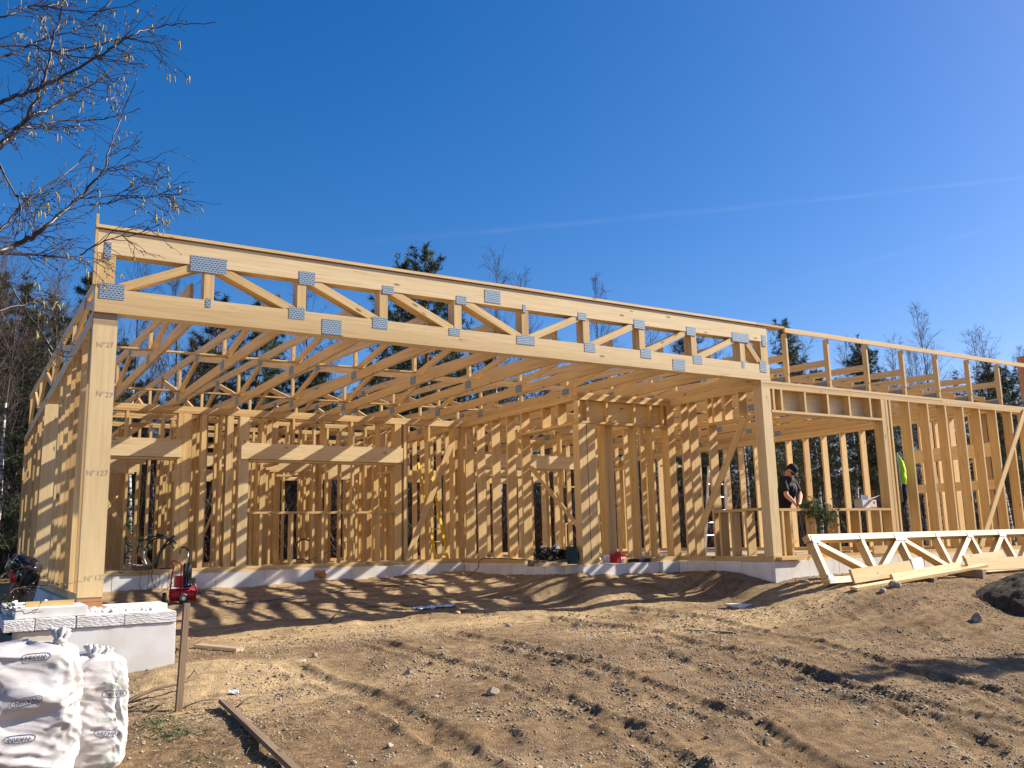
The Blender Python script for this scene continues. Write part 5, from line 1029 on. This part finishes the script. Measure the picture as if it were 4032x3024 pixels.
# cap: crown shell and curved brim
capM = MB(); n = 26; rings = []
for i in range(9):
    th = i/8*PI*.52; o = len(capM.v)
    for k in range(n): a = 2*PI*k/n; capM.v.append(np.array(hd_(math.cos(a)*.083*math.sin(th), math.sin(a)*.104*math.sin(th)+.003, .042+.092*math.cos(th))))
for i in range(8):
    for k in range(n): capM.face((i*n+k, i*n+(k+1) % n, (i+1)*n+(k+1) % n, (i+1)*n+k))
cap = part(capM, 'cap', M_fab, pe, smooth=True)
bm_2 = MB(); nb_ = 14
for j in range(6):
    for k in range(nb_+1):
        a = PI+PI*(k/nb_)*.76+PI*.12; rr_ = 1+j/5*.72; bm_2.v.append(np.array(hd_(math.cos(a)*.082*(1+.12*j/5), math.sin(a)*.102*rr_, .040-.028*(j/5)-.022*abs(math.cos(a))*(1))))
for j in range(5):
    for k in range(nb_): q0 = j*(nb_+1)+k; bm_2.face((q0, q0+1, q0+nb_+2, q0+nb_+1))
br = part(bm_2, 'brim', M_fab, cap, smooth=True); so_ = br.modifiers.new('s', 'SOLIDIFY'); so_.thickness = .004
Hh = remesh([('e', hd_(0, .022, .012), (.079, .088, .07), tilt)], 'hair', M_hair, pe, .006, 1)
# faint grey print on the shirt front
tree = BVHTree.FromPolygons([tuple(v.co+Vector(WL[pe.name])) for v in sh.data.vertices], [tuple(p.vertices) for p in sh.data.polygons]); bm = bmesh.new(); rq = random.Random(2)
for k in range(9):
    c = L_(.3, rq.uniform(-.09, .09), -.24+rq.uniform(-.08, .06)); d_ = UP*rq.uniform(.05, .10)+rg_*rq.uniform(-.03, .03); prev = None
    for j in range(7):
        t_ = j/6; p_ = c+d_*t_; pr_ = []
        for s in (-1, 1):
            o = p_+rg_*.004*s; h_ = tree.ray_cast(Vector(o), Vector(-fw)); 
            if h_[0] is not None: pr_.append(bm.verts.new(h_[0]+Vector(fw)*.003-Vector(WL[pe.name])))
        if prev and len(pr_) == 2 and len(prev) == 2: bm.faces.new((prev[0], prev[1], pr_[1], pr_[0]))
        prev = pr_
me = bpy.data.meshes.new('shirt_print'); bm.to_mesh(me); bm.free(); me.materials.append(mat('grey_print', (.16, .17, .19), .8)); link(me, 'shirt_print', sh)
# ------------------------------------------------------------------ birch overhanging from the left
M_bark2 = mat('birch_twig', (0.040, 0.026, 0.026), .45, .5); M_cat = mat('catkin', (0.33, 0.26, 0.09), .8); M_bud = mat('green_bud', (0.22, 0.27, 0.07), .7)
bt = thing('overhanging_birch', 'birch with yellow hanging catkins reaching into the top left corner', 'tree', (-5.2, -7.6, -1.1))
def b0(x, y): return (x*.5426, y*.5426)
def b1(x, y): return (x*.4521, 750+y*.4521)
def b2(x, y): return (x*.2034, 2150+y*.2034)
rg = np.random.default_rng(77)
trunk_top = atD(-900, -600, 4.2)
tk = V3(-5.2, -7.6, -1.15); m2 = MB(); m2.tube([tk, tk+V3(.05, 0, 1.5), tk+V3(.1, .05, 3.0), tk+V3(.12, .1, 4.6), tk+V3(.15, .1, 6.0)], [.12, .10, .085, .06, .03], 10); part(m2, 'trunk', M_birch, bt, smooth=True)
limbs = [ # (polyline in photo pixels, near distance, far distance, r0, r1)
 ([b0(-300, 1300), b0(0, 1060), b0(130, 930), b0(200, 850), b0(290, 650), b0(330, 560), b0(380, 330), b0(420, 180), b0(470, -20)], 3.7, 4.1, .014, .004),
 ([b0(200, 850), b0(350, 790), b0(500, 710), b0(680, 610), b0(770, 530), b0(960, 320)], 3.85, 4.2, .008, .002),
 ([b0(-250, 800), b0(0, 740), b0(150, 690), b0(290, 640), b0(450, 560), b0(650, 450), b0(800, 360), b0(960, 255), b0(1100, 205), b0(1300, 175), b0(1570, 165)], 3.8, 3.9, .011, .0018),
 ([b0(130, 930), b0(270, 915), b0(400, 880), b0(640, 872), b0(880, 840)], 3.8, 4.2, .007, .002),
 ([b1(-300, 600), b1(0, 525), b1(150, 470), b1(300, 390), b1(420, 300), b1(560, 170), b1(700, 60), b0(600, 1400), b0(740, 1250), b0(800, 1050), b0(880, 850), b0(990, 570)], 3.5, 4.0, .014, .0018),
 ([b1(-250, 480), b1(0, 350), b1(150, 170), b0(300, 1380), b0(480, 1250), b0(640, 1110)], 3.9, 4.4, .009, .002),
 ([b0(-200, 450), b0(0, 410), b0(130, 380), b0(250, 300), b0(500, 240), b0(640, 140), b0(820, 0)], 4.1, 4.5, .007, .002),
 ([b0(-200, 330), b0(0, 325), b0(230, 335), b0(480, 395), b0(760, 430), b0(1070, 470)], 3.6, 3.9, .006, .0015),
 ([b0(400, 380), b0(700, 330), b0(900, 280), b0(1100, 310), b0(1160, 385)], 3.9, 4.0, .004, .0012),
 ([b1(-200, 560), b1(0, 555), b1(300, 560), b1(600, 590), b1(800, 620), b1(1000, 600)], 3.6, 4.1, .007, .0015),
 ([b1(700, 570), b1(900, 440), b1(1120, 400), b1(1300, 340), b1(1460, 265)], 3.9, 4.0, .004, .0012),
 ([b0(700, 1230), b0(830, 1220), b0(1000, 1180), b0(1220, 1180)], 4.0, 4.1, .003, .001),
 ([b0(640, 1440), b0(900, 1420), b0(1100, 1415), b0(1330, 1410)], 3.9, 4.0, .003, .001),
 ([b0(650, 1480), b0(1000, 1440), b0(1250, 1430), b0(1400, 1480)], 3.9, 4.0, .0025, .001),
 ([b1(-100, 1060), b1(200, 1000), b1(340, 940), b1(460, 945)], 3.3, 3.6, .004, .0012),
 ([b1(-100, 700), b1(100, 850), b1(300, 1150), b1(480, 1380), b1(600, 1480)], 3.5, 3.7, .004, .0012),
 ([b0(160, 60), b0(300, 40), b0(600, 90), b0(900, 40), b0(1030, -10)], 4.0, 4.1, .004, .0012), ([b0(-100, 150), b0(60, 110), b0(200, 50), b0(330, 45), b0(470, 20)], 3.7, 3.9, .005, .0015),
 ([b0(-100, 800), b0(0, 880), b0(40, 990)], 3.7, 3.7, .004, .002), ([b0(-60, 1100), b0(110, 1400), b0(150, 1520), b0(120, 1700)], 3.9, 3.9, .005, .003),
 ([b2(-400, 1250), b2(0, 1050), b2(200, 900), b2(330, 820), b2(640, 780), b2(900, 765), b2(1200, 730), b2(1590, 690)], 3.2, 3.4, .005, .0008),
 ([b2(-300, 700), b2(0, 610), b2(150, 510), b2(220, 340), b2(320, 200), b2(540, 90)], 3.2, 3.3, .003, .0008), ([b2(130, 510), b2(250, 470), b2(440, 410), b2(640, 430)], 3.25, 3.3, .002, .0007),
 ([b2(-100, 1150), b2(320, 1250), b2(520, 1300), b2(740, 1290), b2(850, 1260)], 3.2, 3.2, .002, .0007)]
tw = MB(); cats = []; buds = []
def catkins(p, n):
    for _ in range(n): cats.append((p+rg.normal(size=3)*.006, rg.uniform(.018, .043)))
def twig(p, d, L, r, lv, leafy=1.0):
    n = max(3, int(L/.035)); q = [p]; dd = d/np.linalg.norm(d); bend = rg.normal(size=3)*.05+V3(.02, 0, -.03)
    for k in range(n):
        z_ = np.cross(dd, CF)*(.17 if k % 2 else -.17); dd = dd+bend+rg.normal(size=3)*.06; dd /= np.linalg.norm(dd); e = dd+z_; q.append(q[-1]+e/np.linalg.norm(e)*L/n)
        if lv > 0 and rg.random() < .8: buds.append((q[-1], e/np.linalg.norm(e)+z_*2, rg.random() < .25))
    tw.tube(q, [max(.0009, r*(1-.65*k/n)) for k in range(n+1)], 4, cap=False)
    if rg.random() < .11*leafy: catkins(q[-1], rg.integers(1, 4))
    if lv < 2:
        for k in range(1, n):
            if rg.random() < (.50 if lv == 0 else .26): e = dd+rg.normal(size=3)*.55; twig(q[k], e, L*rg.uniform(.35, .7), r*.6, lv+1, leafy)
for LI, (pl, d0, d1, r0, r1) in enumerate(limbs):
    m_ = len(pl); low = LI >= 20; pts = []
    for i, (x, y) in enumerate(pl): pts.append(atD(x, y, d0+(d1-d0)*i/(m_-1)+rg.normal()*.03))
    Q = []
    for i in range(m_-1):
        a, b, c, d = pts[max(i-1, 0)], pts[i], pts[i+1], pts[min(i+2, m_-1)]
        for k in range(5): t = k/5; Q.append(.5*((2*b)+(c-a)*t+(2*a-5*b+4*c-d)*t*t+(-a+3*b-3*c+d)*t**3)+rg.normal(size=3)*.003)
    Q.append(pts[-1]); nq = len(Q); m2 = MB(); rad = [.95*(r0+(r1-r0)*(i/(nq-1))**.8) for i in range(nq)]; m2.tube(Q, rad, 7); part(m2, 'limb', M_bark2, bt, smooth=True)
    Lt = sum(np.linalg.norm(Q[i+1]-Q[i]) for i in range(nq-1)); nt = int(Lt*(27 if not low else 14))
    for _ in range(nt):
        i = int(rg.uniform(.1, .93)*(nq-1)); i = min(i, nq-2); T = Q[i+1]-Q[i]; T /= np.linalg.norm(T); s = 1 if rg.random() < .5 else -1
        e = T*1.0+np.cross(T, CF)*s*rg.uniform(.3, .9)+rg.normal(size=3)*.25+V3(0, 0, -.12); twig(Q[i], e, rg.uniform(.12, .29)*(1-.55*i/nq) if not low else rg.uniform(.03, .08), .0021 if not low else .001, 0 if not low else 1, 1. if not low else .1)
part(tw, 'twigs', M_bark2, bt)
# join the limbs back to the trunk with the stout boughs outside the frame
for a, zt_ in ((b0(-300, 1300), 1.6), (b0(-250, 800), 2.6), (b1(-300, 600), 1.2), (b0(-200, 330), 3.2)):
    m2 = MB(); e = atD(a[0], a[1], 3.7); s_ = tk+V3(.08, .03, zt_+.3); m2.tube([s_, (s_+e)/2+V3(0, 0, .1), e], [.035, .022, .013], 8); part(m2, 'bough', M_bark2, bt, smooth=True)
def cat_geo(mb, p, L, mi=0):
    s = rg.normal(size=2)*.006; mb.tube([p, p+V3(s[0]*.4, s[1]*.4, -L*.2), p+V3(s[0], s[1], -L*.6), p+V3(s[0]*.6, s[1], -L)], [.0013, .0029, .0029, .0012], 5, mi)
cats.sort(key=lambda c: -c[1]); rest = MB()
for i, (p, L) in enumerate(cats):
    if i < 100: m2 = MB(); cat_geo(m2, p, L); part(m2, 'catkin', M_cat, bt, smooth=True)
    else: cat_geo(rest, p, L)
if rest.v: part(rest, 'catkins', M_cat, bt, smooth=True)['kind'] = 'stuff'
bd = MB()
for p, d, g in buds:
    d = d/np.linalg.norm(d); bd.tube([p, p+d*.004, p+d*.010], [.0012, .0026, .0006], 4, 1 if g else 0, cap=False)
part(bd, 'buds', [M_bark2, M_bud], bt)['kind'] = 'stuff'
# ------------------------------------------------------------------ vapour trails
def trail(pts, D, wd, a, label, seed):
    M = bpy.data.materials.new('vapour'); M.use_nodes = True; t_ = M.node_tree; t_.nodes.clear(); o = t_.nodes.new('ShaderNodeOutputMaterial'); mx = t_.nodes.new('ShaderNodeMixShader'); tr_ = t_.nodes.new('ShaderNodeBsdfTransparent'); df = t_.nodes.new('ShaderNodeBsdfTranslucent'); df.inputs[0].default_value = (.9, .9, .9, 1); d2_ = t_.nodes.new('ShaderNodeBsdfDiffuse'); ad = t_.nodes.new('ShaderNodeAddShader')
    at_ = t_.nodes.new('ShaderNodeAttribute'); at_.attribute_name = 'den'; t_.links.new(at_.outputs['Fac'], mx.inputs[0]); t_.links.new(df.outputs[0], ad.inputs[0]); t_.links.new(d2_.outputs[0], ad.inputs[1]); t_.links.new(tr_.outputs[0], mx.inputs[1]); t_.links.new(ad.outputs[0], mx.inputs[2]); t_.links.new(mx.outputs[0], o.inputs[0])
    n, k = 160, 13; P_ = np.array([atD(x, y, D) for x, y in pts]); T_ = np.linspace(0, 1, n); Cn = np.stack([np.interp(T_, np.linspace(0, 1, len(P_)), P_[:, j]) for j in range(3)], 1); v = []; den = []
    for i in range(n):
        for j in range(k): s = (j/(k-1)-.5)*2; v.append(Cn[i]+CU*s*wd*(1.3-.5*T_[i])+CF*(1-s*s)*wd*.4); den.append(a*max(0, 1-abs(s))**1.3*(.65+.8*float(fbm(np.array([T_[i]*22+seed]), np.array([s*1.2]), 3, seed)[0]))*min(1, T_[i]*3))
    ii = (np.arange(n-1)[:, None]*k+np.arange(k-1)[None]).ravel(); ob = npmesh('vapour_trail', np.array(v), np.stack([ii, ii+k, ii+k+1, ii+1], 1), M, smooth=True, k=4); at2 = ob.data.attributes.new('den', 'FLOAT', 'POINT'); at2.data.foreach_set('value', np.array(den, np.float32)); tag(ob, label, 'vapour trail')
trail([(1300, 962), (1900, 915), (2600, 850), (3400, 770), (4300, 670)], 5000, 26, .038, 'longer faint white vapour trail across the upper right sky', 3)
trail([(3000, 1140), (3500, 1010), (4250, 800)], 5200, 26, .022, 'shorter very faint vapour trail low in the right sky', 6)
